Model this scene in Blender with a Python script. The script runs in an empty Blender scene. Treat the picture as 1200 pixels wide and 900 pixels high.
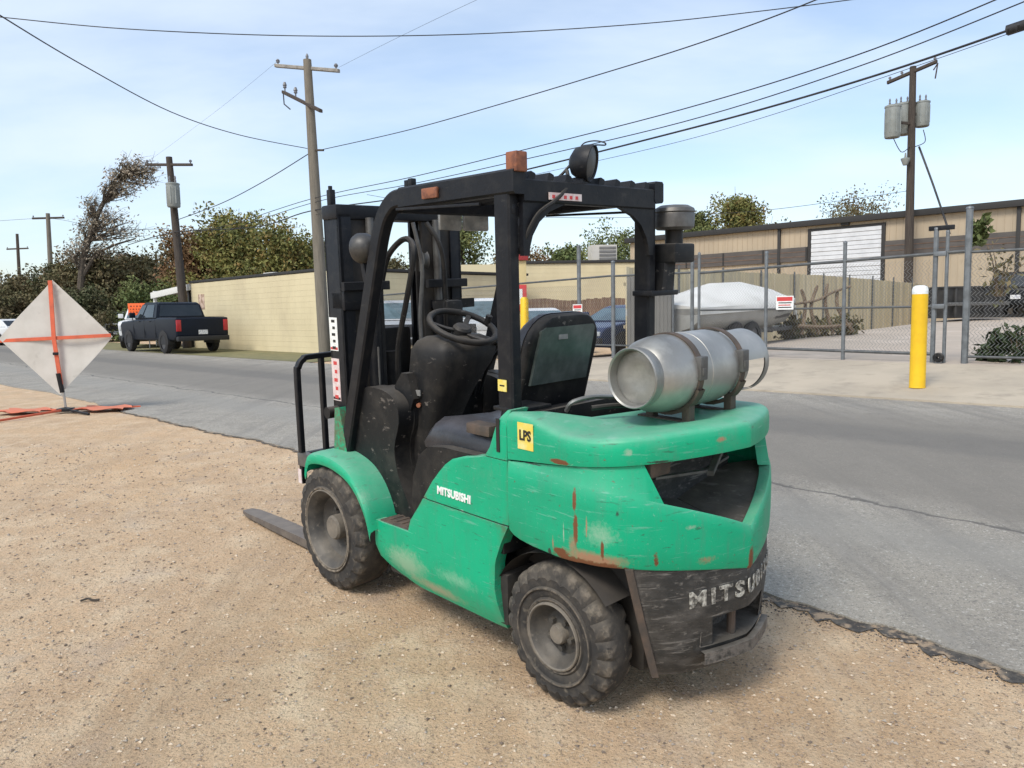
import bpy, bmesh, math, random
import numpy as np
from mathutils import Matrix, Vector
R = math.radians
random.seed(7)
C = bpy.context.scene.collection
S = bpy.context.scene

# ------------------------------------------------------------------ camera
F = 900.0                       # focal length in pixels of a 1200 px wide picture
CAMZ = 1.33
def basis(yaw, pit, rol):
    fw = Vector((math.cos(yaw)*math.cos(pit), math.sin(yaw)*math.cos(pit), math.sin(pit)))
    rt = Vector((math.sin(yaw), -math.cos(yaw), 0.0)); up = rt.cross(fw)
    c, s = math.cos(rol), math.sin(rol)
    return rt*c + up*s, up*c - rt*s, fw
def cam_matrix(pos, yaw, pit, rol):
    r, u, f = basis(yaw, pit, rol)
    m = Matrix.Identity(4)
    for i in range(3):
        m[i][0] = r[i]; m[i][1] = u[i]; m[i][2] = -f[i]; m[i][3] = pos[i]
    return m
CAMW = cam_matrix((0, 0, CAMZ), math.pi/2, -0.0931, -0.018)
CAMF = cam_matrix((-2.0589, 2.6681, 1.7801), -0.7462, -0.1495, -0.022)
ROOT = CAMW @ CAMF.inverted()   # where the forklift stands on the sloping shoulder
cam = bpy.data.cameras.new('camera'); camo = bpy.data.objects.new('camera', cam); C.objects.link(camo)
camo.matrix_world = CAMW
cam.sensor_width = 36; cam.lens = 36*F/1200; cam.clip_start = 0.05; cam.clip_end = 3000
S.camera = camo
S.render.resolution_x = 1024; S.render.resolution_y = 768
def Wp(u, v, Y):
    """a point at world depth Y seen at photograph pixel u, v (used to take measurements)"""
    d = CAMW.to_3x3() @ Vector(((u-600)/F, -(v-450)/F, -1))
    return Vector((0, 0, CAMZ)) + d*(Y/d.y)

# ------------------------------------------------------------------ world, sun, exposure
SUN_EL, SUN_AZ = R(50), R(215)         # azimuth clockwise from +Y
w = bpy.data.worlds.new('World'); S.world = w; w.use_nodes = True
nt = w.node_tree; nt.nodes.clear()
def N(nt, typ, **kw):
    n = nt.nodes.new(typ)
    for k, v in kw.items():
        if k in n.inputs: n.inputs[k].default_value = v
        else: setattr(n, k, v)
    return n
out = N(nt, 'ShaderNodeOutputWorld'); bg = N(nt, 'ShaderNodeBackground', Strength=0.15)
sky = N(nt, 'ShaderNodeTexSky', sky_type='NISHITA', sun_disc=False, sun_elevation=SUN_EL, sun_rotation=SUN_AZ,
        air_density=1.0, dust_density=1.6, ozone_density=0.7, altitude=100)
tc = N(nt, 'ShaderNodeTexCoord')
sep = N(nt, 'ShaderNodeSeparateXYZ'); nt.links.new(tc.outputs['Generated'], sep.inputs[0])
az_ = N(nt, 'ShaderNodeMath', operation='MAXIMUM'); nt.links.new(sep.outputs[2], az_.inputs[0]); az_.inputs[1].default_value = 0.0
ad = N(nt, 'ShaderNodeMath', operation='ADD'); nt.links.new(az_.outputs[0], ad.inputs[0]); ad.inputs[1].default_value = 0.22
dv = N(nt, 'ShaderNodeVectorMath', operation='DIVIDE'); cb = N(nt, 'ShaderNodeCombineXYZ')
for i in range(2): nt.links.new(ad.outputs[0], cb.inputs[i])
cb.inputs[2].default_value = 1.0
nt.links.new(tc.outputs['Generated'], dv.inputs[0]); nt.links.new(cb.outputs[0], dv.inputs[1])
mp = N(nt, 'ShaderNodeMapping'); mp.inputs['Scale'].default_value = (0.85, 1.5, 0.5); mp.inputs['Rotation'].default_value = (0, 0, R(24)); mp.inputs['Location'].default_value = (0.35, 1.3, 0)
nt.links.new(dv.outputs[0], mp.inputs[0])
cl = N(nt, 'ShaderNodeTexNoise', Scale=0.95, Detail=7.0, Roughness=0.50, Distortion=0.15); nt.links.new(mp.outputs[0], cl.inputs[0])
cr = N(nt, 'ShaderNodeMapRange', interpolation_type='SMOOTHSTEP'); nt.links.new(cl.outputs[0], cr.inputs[0])
for k, v in (('From Min', .36), ('From Max', .70), ('To Min', .12), ('To Max', .72)): cr.inputs[k].default_value = v
mx = N(nt, 'ShaderNodeMix', data_type='RGBA')
nt.links.new(cr.outputs[0], mx.inputs[0]); nt.links.new(sky.outputs[0], mx.inputs[6]); mx.inputs[7].default_value = (4.25, 4.75, 5.35, 1)
nt.links.new(mx.outputs[2], bg.inputs[0]); nt.links.new(bg.outputs[0], out.inputs[0])

sl = bpy.data.lights.new('sun', 'SUN'); sl.energy = 1.8; sl.angle = R(18); sl.color = (1.0, .95, .86)
so = bpy.data.objects.new('sun', sl); C.objects.link(so)
sd = Vector((math.sin(SUN_AZ)*math.cos(SUN_EL), math.cos(SUN_AZ)*math.cos(SUN_EL), math.sin(SUN_EL)))
so.rotation_euler = sd.to_track_quat('Z', 'Y').to_euler(); so.location = sd*50
S.view_settings.view_transform = 'Standard'; S.view_settings.look = 'None'; S.view_settings.gamma = 1; S.view_settings.exposure = 0.55

# ------------------------------------------------------------------ materials
def material(name, c, r=.6, m=0.0, c2=None, sc=6, lo=.42, hi=.62, det=6, bump=0, bsc=60, scratch=None, dust=None, dustamt=.5, c3=None, sc3=1.0, lo3=.45, hi3=.65, spots=None, edge=None, stretch=None, spec=None):
    """procedural surface: base colour, two layers of mottling, dust on upward faces, worn spots, fine relief"""
    mt = bpy.data.materials.new(name); mt.use_nodes = True
    t = mt.node_tree; b = t.nodes['Principled BSDF']; L = t.links.new
    b.inputs['Roughness'].default_value = r; b.inputs['Metallic'].default_value = m
    if spec is not None: b.inputs['Specular IOR Level'].default_value = spec
    co = N(t, 'ShaderNodeTexCoord'); vec = co.outputs['Object']
    if stretch:
        ma = N(t, 'ShaderNodeMapping'); ma.inputs['Scale'].default_value = stretch; L(vec, ma.inputs[0]); svec = ma.outputs[0]
    else: svec = vec
    col = None
    def mix(fac, a, bcol):
        x = N(t, 'ShaderNodeMix', data_type='RGBA')
        if isinstance(fac, (int, float)): x.inputs[0].default_value = fac
        else: L(fac, x.inputs[0])
        for s_, q in ((6, a), (7, bcol)):
            if isinstance(q, tuple): x.inputs[s_].default_value = (*q, 1)
            else: L(q, x.inputs[s_])
        return x.outputs[2]
    def noise(scale, d=6, rough=.6, v=None):
        n = N(t, 'ShaderNodeTexNoise', Scale=scale, Detail=d, Roughness=rough); L(v or svec, n.inputs[0]); return n.outputs[0]
    def ramp(x, a, bb, o0=0., o1=1.):
        q = N(t, 'ShaderNodeMapRange'); L(x, q.inputs[0])
        q.inputs[1].default_value = a; q.inputs[2].default_value = bb; q.inputs[3].default_value = o0; q.inputs[4].default_value = o1
        return q.outputs[0]
    def math_(op, a, bb):
        q = N(t, 'ShaderNodeMath', operation=op)
        for i, z in enumerate((a, bb)):
            if isinstance(z, (int, float)): q.inputs[i].default_value = z
            else: L(z, q.inputs[i])
        return q.outputs[0]
    col = c
    if c2 is not None: col = mix(ramp(noise(sc, det), lo, hi), col, c2)
    if c3 is not None: col = mix(ramp(noise(sc3, 5, .6), lo3, hi3), col, c3)
    for sscale, sst, scol_, a_, b_, op_ in (scratch or ()):
        ms = N(t, 'ShaderNodeMapping'); ms.inputs['Scale'].default_value = sst; ms.inputs['Rotation'].default_value = (0, R(4), 0); L(vec, ms.inputs[0])
        col = mix(math_('MULTIPLY', ramp(noise(sscale, 7, .7, ms.outputs[0]), a_, b_), op_), col, scol_)
    if spots:
        n1 = math_('ADD', math_('MULTIPLY', noise(19, 8, .75, vec), .55), math_('MULTIPLY', noise(75, 5, .7, vec), .45))
        for (cx, cy, cz), (rx, ry, rz), scol, thr in spots:
            s1 = N(t, 'ShaderNodeVectorMath', operation='SUBTRACT'); L(vec, s1.inputs[0]); s1.inputs[1].default_value = (cx, cy, cz)
            s2 = N(t, 'ShaderNodeVectorMath', operation='DIVIDE'); L(s1.outputs[0], s2.inputs[0]); s2.inputs[1].default_value = (rx, ry, rz)
            s3 = N(t, 'ShaderNodeVectorMath', operation='LENGTH'); L(s2.outputs[0], s3.inputs[0])
            inside = ramp(s3.outputs['Value'], 1.05, .1)
            m1 = math_('ADD', math_('MULTIPLY', inside, .75), math_('SUBTRACT', n1, .5))
            m1 = math_('MULTIPLY', ramp(m1, thr-.02, thr+(.12 if scol in (RUST, DKSC) else .30)), ramp(s3.outputs['Value'], 1.2, .85))
            col = mix(m1, col, scol)
    if edge:
        ge = N(t, 'ShaderNodeNewGeometry'); col = mix(math_('MULTIPLY', math_('MULTIPLY', ramp(ge.outputs['Pointiness'], edge[1], edge[2]), ramp(noise(30, 6, .7, vec), .38, .56)), edge[3]), col, edge[0])
    if dust is not None:
        g = N(t, 'ShaderNodeNewGeometry'); sp = N(t, 'ShaderNodeSeparateXYZ'); L(g.outputs['Normal'], sp.inputs[0])
        up_ = ramp(sp.outputs[2], .1, .95)
        dn = ramp(noise(9, 6, .65, vec), .25, .75, .35, 1.0)
        col = mix(math_('MULTIPLY', math_('MULTIPLY', up_, dn), dustamt), col, dust)
    if isinstance(col, tuple): b.inputs['Base Color'].default_value = (*col, 1)
    else: L(col, b.inputs['Base Color'])
    if bump:
        bn = N(t, 'ShaderNodeBump', Strength=bump, Distance=.02); L(noise(bsc, 5, .65), bn.inputs['Height']); L(bn.outputs[0], b.inputs['Normal'])
    return mt

RUST = (.16, .065, .03); RUSTL = (.34, .20, .12); PALE = (.36, .42, .33); DKSC = (.03, .06, .045)
green_spots = [
    ((-.135, .58, .90), (.018, .2, .09), RUST, .38), ((-.14, .58, .78), (.022, .2, .13), RUST, .40), ((-.125, .58, .72), (.05, .2, .10), RUSTL, .5),
    ((-.22, .58, .68), (.26, .25, .055), RUSTL, .33), ((-.20, .58, .655), (.30, .25, .035), RUST, .36), ((-.24, .55, .78), (.16, .2, .13), (.20, .42, .28), .50),
    ((-.055, .58, 1.035), (.075, .1, .018), RUST, .30), ((-.40, .45, .69), (.012, .1, .075), RUST, .42), ((-.49, .22, .66), (.14, .16, .05), RUSTL, .58),
    ((-.45, .28, .80), (.12, .12, .03), PALE, .58), ((-.548, 0, .60), (.03, .04, .2), RUST, .42), ((-.33, .5, 1.10), (.05, .06, .04), PALE, .50), ((-.50, .15, 1.12), (.05, .06, .025), RUSTL, .45),
    ((-.30, .5, .87), (.015, .1, .03), DKSC, .42), ((1.02, .56, .33), (.34, .3, .17), (.22, .42, .27), .40), ((.80, .52, .25), (.42, .3, .07), (.30, .34, .22), .40),
    ((.62, .56, .36), (.4, .2, .10), (.16, .44, .28), .52), ((-.02, .58, .70), (.010, .1, .06), RUSTL, .42), ((-.08, .58, .76), (.008, .1, .10), PALE, .46), ((-.19, .57, .80), (.008, .1, .12), RUSTL, .46), ((-.25, .56, .72), (.014, .1, .09), RUST, .44), ((-.06, .58, .675), (.07, .1, .03), RUST, .36), ((-.52, .12, .585), (.10, .10, .02), RUST, .40), ((.10, .58, 1.0), (.13, .05, .008), DKSC, .40), ((-.42, .40, 1.06), (.12, .1, .012), DKSC, .40), ((.55, .58, .705), (.03, .05, .012), (.4, .6, .5), .35), ((1.35, .6, .60), (.12, .1, .16), (.17, .40, .26), .52), ((.0, .58, .66), (.012, .1, .02), DKSC, .2)]
GSCR = [(2.2, (1, 1, .35), (.015, .26, .145), .48, .72, .6), (5, (6, 6, .8), (.06, .25, .16), .54, .74, .55), (9, (.6, .6, 7), (.13, .41, .29), .60, .645, .6), (7, (1.5, 1.5, 9), (.025, .12, .07), .615, .65, .7), (38, (1, 1, 1.3), (.13, .07, .04), .655, .69, .85), (55, (1, 1, 1), (.20, .41, .30), .63, .67, .5), (1.6, (1, 1, 1), (.12, .29, .20), .54, .74, .6), (13, (1.2, 1.2, .8), (.14, .085, .05), .69, .72, .85)]
GREEN = material('green_paint', (.001, .385, .195), .46, 0, (.003, .335, .170), 3, .35, .65, bump=.03, bsc=30, dust=(.30, .42, .34), dustamt=.55, spec=.35, c3=(.02, .35, .19), sc3=45, lo3=.60, hi3=.72, spots=green_spots, scratch=GSCR, edge=((.13, .075, .05), .56, .66, .8))
BLACKM = material('black_steel', (.0065, .0075, .0105), .48, .0, (.017, .017, .018), 14, .48, .68, bump=.08, bsc=50, dust=(.10, .09, .075), dustamt=.25, spec=.30, scratch=[(11, (1, 1, 3), (.05, .048, .045), .63, .68, .5)])
BLACKW = material('worn_black_casting', (.024, .025, .025), .55, .1, (.07, .068, .065), 10, .50, .66, bump=.18, bsc=34, dust=(.17, .15, .12), dustamt=.6, c3=(.17, .16, .145), sc3=26, lo3=.60, hi3=.72, stretch=(1, 1, 2.2), edge=((.22, .20, .18), .53, .62, .8), scratch=[(9, (.5, .5, 6), (.20, .19, .175), .57, .63, .8), (3, (1, 1, 1), (.085, .079, .07), .45, .7, .6)])
BLACKP = material('black_plastic', (.009, .0095, .0105), .55, 0, (.040, .037, .033), 7, .50, .78, spec=.3, bump=.06, bsc=90, dust=(.17, .15, .125), dustamt=.6, scratch=[(14, (1, 1, 2), (.20, .18, .16), .62, .67, .6), (4, (1, 1, .5), (.05, .045, .039), .5, .75, .6)])
DARK = material('grimy_dark', (.018, .017, .016), .75, 0, (.045, .038, .030), 8, .4, .7, dust=(.10, .085, .07), dustamt=.6)
VINYL = material('seat_vinyl', (.011, .012, .016), .36, 0, (.028, .028, .033), 5, .4, .7, bump=.25, bsc=9, dust=(.20, .19, .20), dustamt=.35)
RUBBER = material('dusty_rubber', (.024, .023, .022), .85, 0, (.070, .061, .050), 9, .44, .70, bump=.2, bsc=40, dust=(.19, .16, .12), dustamt=.40, c3=(.14, .12, .092), sc3=22, lo3=.58, hi3=.74, edge=((.30, .25, .19), .525, .59, .9))
RIM = material('dusty_rim', (.045, .044, .042), .6, .2, (.10, .092, .08), 9, .4, .66, bump=.1, bsc=50, dust=(.2, .17, .13), dustamt=.6, c3=(.17, .15, .125), sc3=25, lo3=.6, hi3=.75)
HUB = material('dusty_hub', (.13, .115, .095), .8, 0, (.20, .175, .14), 15, .35, .65, bump=.2, bsc=60)
ALU = material('dull_aluminium', (.34, .34, .32), .44, .62, (.20, .20, .19), 10, .38, .66, bump=.04, bsc=40, dust=(.40, .38, .34), dustamt=.2, c3=(.50, .49, .46), sc3=5, lo3=.45, hi3=.7)
STEEL = material('grey_steel', (.15, .15, .145), .5, .5, (.09, .085, .08), 12, .4, .66, dust=(.24, .22, .19), dustamt=.4)
RUSTY = material('rusty_steel', (.075, .062, .052), .75, .2, (.125, .09, .068), 14, .4, .66, bump=.15, bsc=60)
LENS = material('grey_lens', (.20, .21, .21), .25, .2, (.28, .28, .27), 20, .4, .6)
DLENS = material('dusty_dark_lens', (.035, .035, .035), .45, 0, (.07, .066, .06), 14, .4, .65)
AMBER = material('faded_amber', (.26, .095, .045), .6, 0, (.15, .055, .03), 25, .45, .6)
WHITEP = material('white_print', (.78, .80, .78), .5, 0, (.62, .63, .6), 30, .5, .7)
YELLOWP = material('yellow_sticker', (.74, .58, .10), .5, 0, (.72, .66, .26), 20, .45, .65)
BLKP = material('black_print', (.012, .012, .012), .5)
PINKP = material('faded_pink_sticker', (.62, .47, .46), .5, 0, (.70, .62, .6), 30, .4, .6)
REDP = material('red_print', (.55, .05, .05), .5)
POUCH = material('cloudy_plastic_sheet', (.085, .105, .095), .22, 0, (.15, .17, .155), 7, .4, .7, c3=(.04, .05, .045), sc3=3, lo3=.45, hi3=.7)
GLASS = material('dark_glass', (.02, .026, .03), .08, 0, (.03, .036, .04), 2)
WIND = material('blue_windscreen', (.10, .15, .17), .12, 0, (.06, .09, .10), 1.5)

# ------------------------------------------------------------------ mesh helpers
class MB:
    def __init__(s): s.v = []; s.f = []; s.mi = []; s.cur = 0
    def add(s, vs, fs):
        o = len(s.v); s.v += [tuple(q) for q in vs]
        for f in fs: s.f.append(tuple(i+o for i in f)); s.mi.append(s.cur)
        return s
    def box(s, a, b, bev=0.0, rot=None, piv=None):
        """box between corners a and b, edges chamfered by bev"""
        x0, y0, z0 = (min(a[i], b[i]) for i in range(3)); x1, y1, z1 = (max(a[i], b[i]) for i in range(3))
        bm = bmesh.new(); bmesh.ops.create_cube(bm, size=1)
        for q in bm.verts: q.co = Vector((x0+(q.co.x+.5)*(x1-x0), y0+(q.co.y+.5)*(y1-y0), z0+(q.co.z+.5)*(z1-z0)))
        if bev: bmesh.ops.bevel(bm, geom=list(bm.edges), offset=bev, segments=2, affect='EDGES', profile=.6)
        if rot is not None:
            c = Vector(piv) if piv is not None else Vector(((x0+x1)/2, (y0+y1)/2, (z0+z1)/2))
            for q in bm.verts: q.co = c + rot @ (q.co-c)
        bm.verts.index_update()
        s.add([q.co[:] for q in bm.verts], [[q.index for q in f.verts] for f in bm.faces]); bm.free(); return s
    def tube(s, pts, r, n=8, cap=True, flat=None):
        P = [Vector(p) for p in pts]; k = len(P); rr = r if hasattr(r, '__len__') else [r]*k
        vs = []; ref = None
        for i in range(k):
            d = (P[min(i+1, k-1)]-P[max(i-1, 0)]).normalized()
            if ref is None: ref = Vector((0, 0, 1)) if abs(d.z) < .9 else Vector((1, 0, 0))
            a = d.cross(ref)
            if a.length < 1e-4: a = d.cross(Vector((0, 1, 0)))
            a.normalize(); b = a.cross(d).normalized(); ref = b
            for j in range(n):
                t = 2*math.pi*j/n; vs.append(P[i]+a*math.cos(t)*rr[i]+b*math.sin(t)*rr[i])
        fs = [[i*n+j, i*n+(j+1) % n, (i+1)*n+(j+1) % n, (i+1)*n+j] for i in range(k-1) for j in range(n)]
        if cap: fs += [list(range(n-1, -1, -1)), [(k-1)*n+j for j in range(n)]]
        return s.add(vs, fs)
    def bar(s, pts, sx, sy, side=(0, 1, 0)):
        """rectangular bar swept along pts; sy is measured along 'side'"""
        P = [Vector(p) for p in pts]; k = len(P); sd_ = Vector(side); vs = []
        for i in range(k):
            d = (P[min(i+1, k-1)]-P[max(i-1, 0)]).normalized(); a = d.cross(sd_).normalized()
            h = sd_.normalized()*sy/2; a = a*sx/2; c = min(abs(sx), abs(sy))*.14
            an, hn = a.normalized(), h.normalized()
            for q in ((a-an*c+h), (a+h-hn*c), (a-h+hn*c), (a-an*c-h), (-a+an*c-h), (-a-h+hn*c), (-a+h-hn*c), (-a+an*c+h)): vs.append(P[i]+q)
        n = 8
        fs = [[i*n+j, (i+1)*n+j, (i+1)*n+(j+1) % n, i*n+(j+1) % n] for i in range(k-1) for j in range(n)]
        fs += [list(range(n)), [(k-1)*n+j for j in range(n-1, -1, -1)]]
        return s.add(vs, fs)
    def lathe(s, prof, c, ax=(0, 1, 0), n=40, a0=0, a1=2*math.pi, wob=None):
        """profile [(along axis, radius)] turned about the axis ax through c"""
        ax = Vector(ax).normalized(); u = ax.orthogonal().normalized(); v = ax.cross(u); full = abs(a1-a0-2*math.pi) < 1e-6
        m = n if full else n+1; vs = []; c = Vector(c)
        for i in range(m):
            t = a0+(a1-a0)*i/n
            for q, (h, r) in enumerate(prof):
                if wob: r = r+wob(i, q)
                vs.append(c+ax*h+(u*math.cos(t)+v*math.sin(t))*r)
        k = len(prof)
        fs = [[i*k+j, ((i+1) % m)*k+j, ((i+1) % m)*k+j+1, i*k+j+1] for i in range(n) for j in range(k-1)]
        return s.add(vs, fs)
    def grid(s, rows, closed=False, flip=False):
        k = len(rows[0]); vs = [p for r_ in rows for p in r_]; fs = []
        for i in range(len(rows)-1):
            for j in range(k if closed else k-1):
                f = [i*k+j, i*k+(j+1) % k, (i+1)*k+(j+1) % k, (i+1)*k+j]
                fs.append(f[::-1] if flip else f)
        return s.add(vs, fs)
    def prism(s, poly, y0, y1, ax=1):
        """polygon in the two other axes, extruded along ax from y0 to y1"""
        n = len(poly)
        def P(p, h): return (h, p[0], p[1]) if ax == 0 else (p[0], h, p[1]) if ax == 1 else (p[0], p[1], h)
        vs = [P(p, y0) for p in poly]+[P(p, y1) for p in poly]
        fs = [list(range(n)), list(range(2*n-1, n-1, -1))]+[[j, n+j, n+(j+1) % n, (j+1) % n] for j in range(n)]
        return s.add(vs, fs)
    def mesh(s, name, mats, angle=35, weld=True):
        me = bpy.data.meshes.new(name); me.from_pydata(s.v, [], s.f)
        for m in (mats if isinstance(mats, (list, tuple)) else [mats]): me.materials.append(m)
        me.polygons.foreach_set('material_index', s.mi)
        bm = bmesh.new(); bm.from_mesh(me)
        if weld: bmesh.ops.remove_doubles(bm, verts=bm.verts, dist=2e-5)
        bmesh.ops.recalc_face_normals(bm, faces=bm.faces); bm.to_mesh(me); bm.free()
        if angle:
            me.shade_smooth(); me.set_sharp_from_angle(angle=R(angle))
        return me
    def build(s, name, mats, parent=None, angle=35, loc=None, weld=True):
        o = bpy.data.objects.new(name, s.mesh(name, mats, angle, weld)); C.objects.link(o)
        if parent: o.parent = parent
        if loc is not None: o.location = loc
        return o
def tag(o, label=None, cat=None, group=None, kind=None):
    if label: o['label'] = label
    if cat: o['category'] = cat
    if group: o['group'] = group
    if kind: o['kind'] = kind
    return o
def empty(name, loc, label, cat, group=None, rz=0):
    o = bpy.data.objects.new(name, None); C.objects.link(o); o.location = loc; o.rotation_euler = (0, 0, rz)
    o.empty_display_size = .2
    return tag(o, label, cat, group)
def kids(o): return [c for c in bpy.data.objects if c.parent == o]
def copy_tree(o, parent=None):
    c = o.copy(); C.objects.link(c); c.parent = parent
    for ch in kids(o): copy_tree(ch, c)
    return c
def lerp(xs, ys, x): return float(np.interp(x, xs, ys))
def smooth(a, b, x):
    t = min(max((x-a)/(b-a), 0), 1); return t*t*(3-2*t)
def catmull(pts, n):
    P = [Vector(p) for p in pts]; o = []
    for i in range(len(P)-1):
        a, b, c, d = P[max(i-1, 0)], P[i], P[i+1], P[min(i+2, len(P)-1)]
        for j in range(n):
            t = j/n; o.append(.5*((2*b)+(c-a)*t+(2*a-5*b+4*c-d)*t*t+(3*b-a-3*c+d)*t**3))
    return o+[P[-1]]
def text_mesh(body, size, bold=0.0, depth=.002):
    cu = bpy.data.curves.new('lettering', 'FONT'); cu.body = body; cu.size = size; cu.extrude = depth; cu.offset = bold; cu.align_x = 'CENTER'; cu.align_y = 'CENTER'; cu.resolution_u = 3
    o = bpy.data.objects.new('lettering', cu); C.objects.link(o); bpy.context.view_layer.update()
    me = bpy.data.meshes.new_from_object(o.evaluated_get(bpy.context.evaluated_depsgraph_get()))
    bpy.data.objects.remove(o); return me
def text_obj(name, body, size, mat, parent, origin, right, up, bold=0.0, sx=1.0):
    me = text_mesh(body, size, bold); me.materials.clear(); me.materials.append(mat)
    r = Vector(right).normalized(); u = Vector(up); u = (u-r*u.dot(r)).normalized(); n = r.cross(u)
    m = Matrix.Identity(4)
    for i in range(3): m[i][0] = r[i]*sx; m[i][1] = u[i]; m[i][2] = n[i]; m[i][3] = origin[i]
    me.transform(m); o = bpy.data.objects.new(name, me); C.objects.link(o); o.parent = parent; return o

# ------------------------------------------------------------------ terrain
A = Vector((-.70711, .70711)); NN = Vector((.70711, .70711))     # along the street (away, left) and across it
def RS(r, s): return (A.x*r+NN.x*s, A.y*r+NN.y*s)
def sr(x, y): return (x*A.x+y*A.y, x*NN.x+y*NN.y)
p0, p1, p2 = (ROOT @ Vector(q) for q in ((0, 0, 0), (2, 0, 0), (0, 2, 0)))
pn = (p1-p0).cross(p2-p0); TPB, TPC = -pn.x/pn.z, -pn.y/pn.z; TPA = p0.z-TPB*p0.x-TPC*p0.y
def terrain(x, y):
    ys = max(y, -12.0); xs = max(min(x, 12), -12)
    a = TPA+TPB*xs+TPC*ys; d = a-0.0; k = .12
    h = max(k-abs(d), 0)/k; z = min(a, 0)-h*h*k/4
    r, s = sr(x, y); wr = 1-smooth(8.5, 14.5, r)
    if s > 11.2: z += wr*(.3*min(s-11.2, 3.5)/3.5+.022*max(min(s, 60)-14.7, 0))
    return z
def sheet(name, rr, ss, mat, dz, edge=None, kind='structure', thick=0.0):
    m = MB(); rows = []
    for r in rr:
        row = []
        for i, s in enumerate(ss):
            q = s
            if edge: q = edge(r, s, i, len(ss))
            x, y = RS(r, q); row.append((x, y, terrain(x, y)+dz))
        rows.append(row)
    m.grid(rows)
    if thick:
        m.grid([[r_[0] for r_ in rows], [(r_[0][0], r_[0][1], r_[0][2]-thick) for r_ in rows]])
        m.grid([[r_[-1] for r_ in rows], [(r_[-1][0], r_[-1][1], r_[-1][2]-thick) for r_ in rows]])
    return tag(m.build(name, mat, angle=60, weld=True), kind=kind)
def span(*segs):
    o = []
    for a, b, st in segs: o += list(np.arange(a, b-1e-6, st))
    return o+[segs[-1][1]]

DIRT = material('packed_dirt', (.63, .445, .275), .95, 0, (.52, .36, .22), 1.1, .38, .66, bump=.9, bsc=70, c3=(.70, .54, .36), sc3=3.5, lo3=.46, hi3=.68)
def dirt_detail(mt):
    t = mt.node_tree; b = t.nodes['Principled BSDF']; L = t.links.new
    src = b.inputs['Base Color'].links[0].from_socket; co = N(t, 'ShaderNodeTexCoord')
    def layer(src, scale, col, lo, hi, op=1.0, vor=False, det=3):
        n = N(t, 'ShaderNodeTexVoronoi', Scale=scale) if vor else N(t, 'ShaderNodeTexNoise', Scale=scale, Detail=det, Roughness=.7)
        L(co.outputs['Object'], n.inputs[0]); q = N(t, 'ShaderNodeMapRange'); L(n.outputs[0], q.inputs[0])
        for i, z in enumerate((lo, hi, 0, op)): q.inputs[i+1].default_value = z
        x = N(t, 'ShaderNodeMix', data_type='RGBA'); L(q.outputs[0], x.inputs[0]); L(src, x.inputs[6]); x.inputs[7].default_value = (*col, 1); return x.outputs[2]
    src = layer(src, .35, (.60, .39, .21), .48, .68, .75, det=5)
    src = layer(src, 1.9, (.45, .36, .29), .55, .72, .6, det=6)
    src = layer(src, 14, (.30, .22, .15), .58, .75, .5, det=6)
    src = layer(src, 55, (.22, .155, .105), .57, .67, .7, det=4)
    src = layer(src, 34, (.70, .57, .40), .55, .66, .7, det=6)
    src = layer(src, 40, (.19, .14, .10), .60, .70, .8, det=5)
    src = layer(src, 62, (.78, .64, .49), .60, .69, .6, det=4)
    src = layer(src, 6, (.30, .215, .14), .62, .78, .6, det=7)
    ma = N(t, 'ShaderNodeMapping'); ma.inputs['Rotation'].default_value = (0, 0, R(52)); ma.inputs['Scale'].default_value = (2.4, .22, 1); L(co.outputs['Object'], ma.inputs[0])
    for scale, col_, lo, hi, op in ((1.0, (.46, .325, .20), .50, .66, .55), (2.6, (.68, .54, .37), .56, .72, .55), (6.5, (.31, .22, .14), .60, .74, .5)):
        n = N(t, 'ShaderNodeTexNoise', Scale=scale, Detail=8, Roughness=.68); L(ma.outputs[0], n.inputs[0]); q = N(t, 'ShaderNodeMapRange'); L(n.outputs[0], q.inputs[0])
        for i, z in enumerate((lo, hi, 0, op)): q.inputs[i+1].default_value = z
        x = N(t, 'ShaderNodeMix', data_type='RGBA'); L(q.outputs[0], x.inputs[0]); L(src, x.inputs[6]); x.inputs[7].default_value = (*col_, 1); src = x.outputs[2]
    src = layer(src, 85, (.14, .10, .07), .58, .67, .85, det=3)
    src = layer(src, 21, (.23, .165, .11), .63, .72, .75, det=8)
    L(src, b.inputs['Base Color'])
    mb_ = N(t, 'ShaderNodeTexNoise', Scale=7, Detail=8, Roughness=.7); L(co.outputs['Object'], mb_.inputs[0])
    b2 = N(t, 'ShaderNodeBump', Strength=.55, Distance=.06); L(mb_.outputs[0], b2.inputs['Height']); L(b.inputs['Normal'].links[0].from_socket, b2.inputs['Normal']); L(b2.outputs[0], b.inputs['Normal'])
dirt_detail(DIRT)
ASPH = material('weathered_asphalt', (.275, .250, .208), .9, 0, (.315, .288, .242), .8, .4, .62, bump=.35, bsc=160, c3=(.222, .202, .170), sc3=2.6, lo3=.5, hi3=.7)
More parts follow.
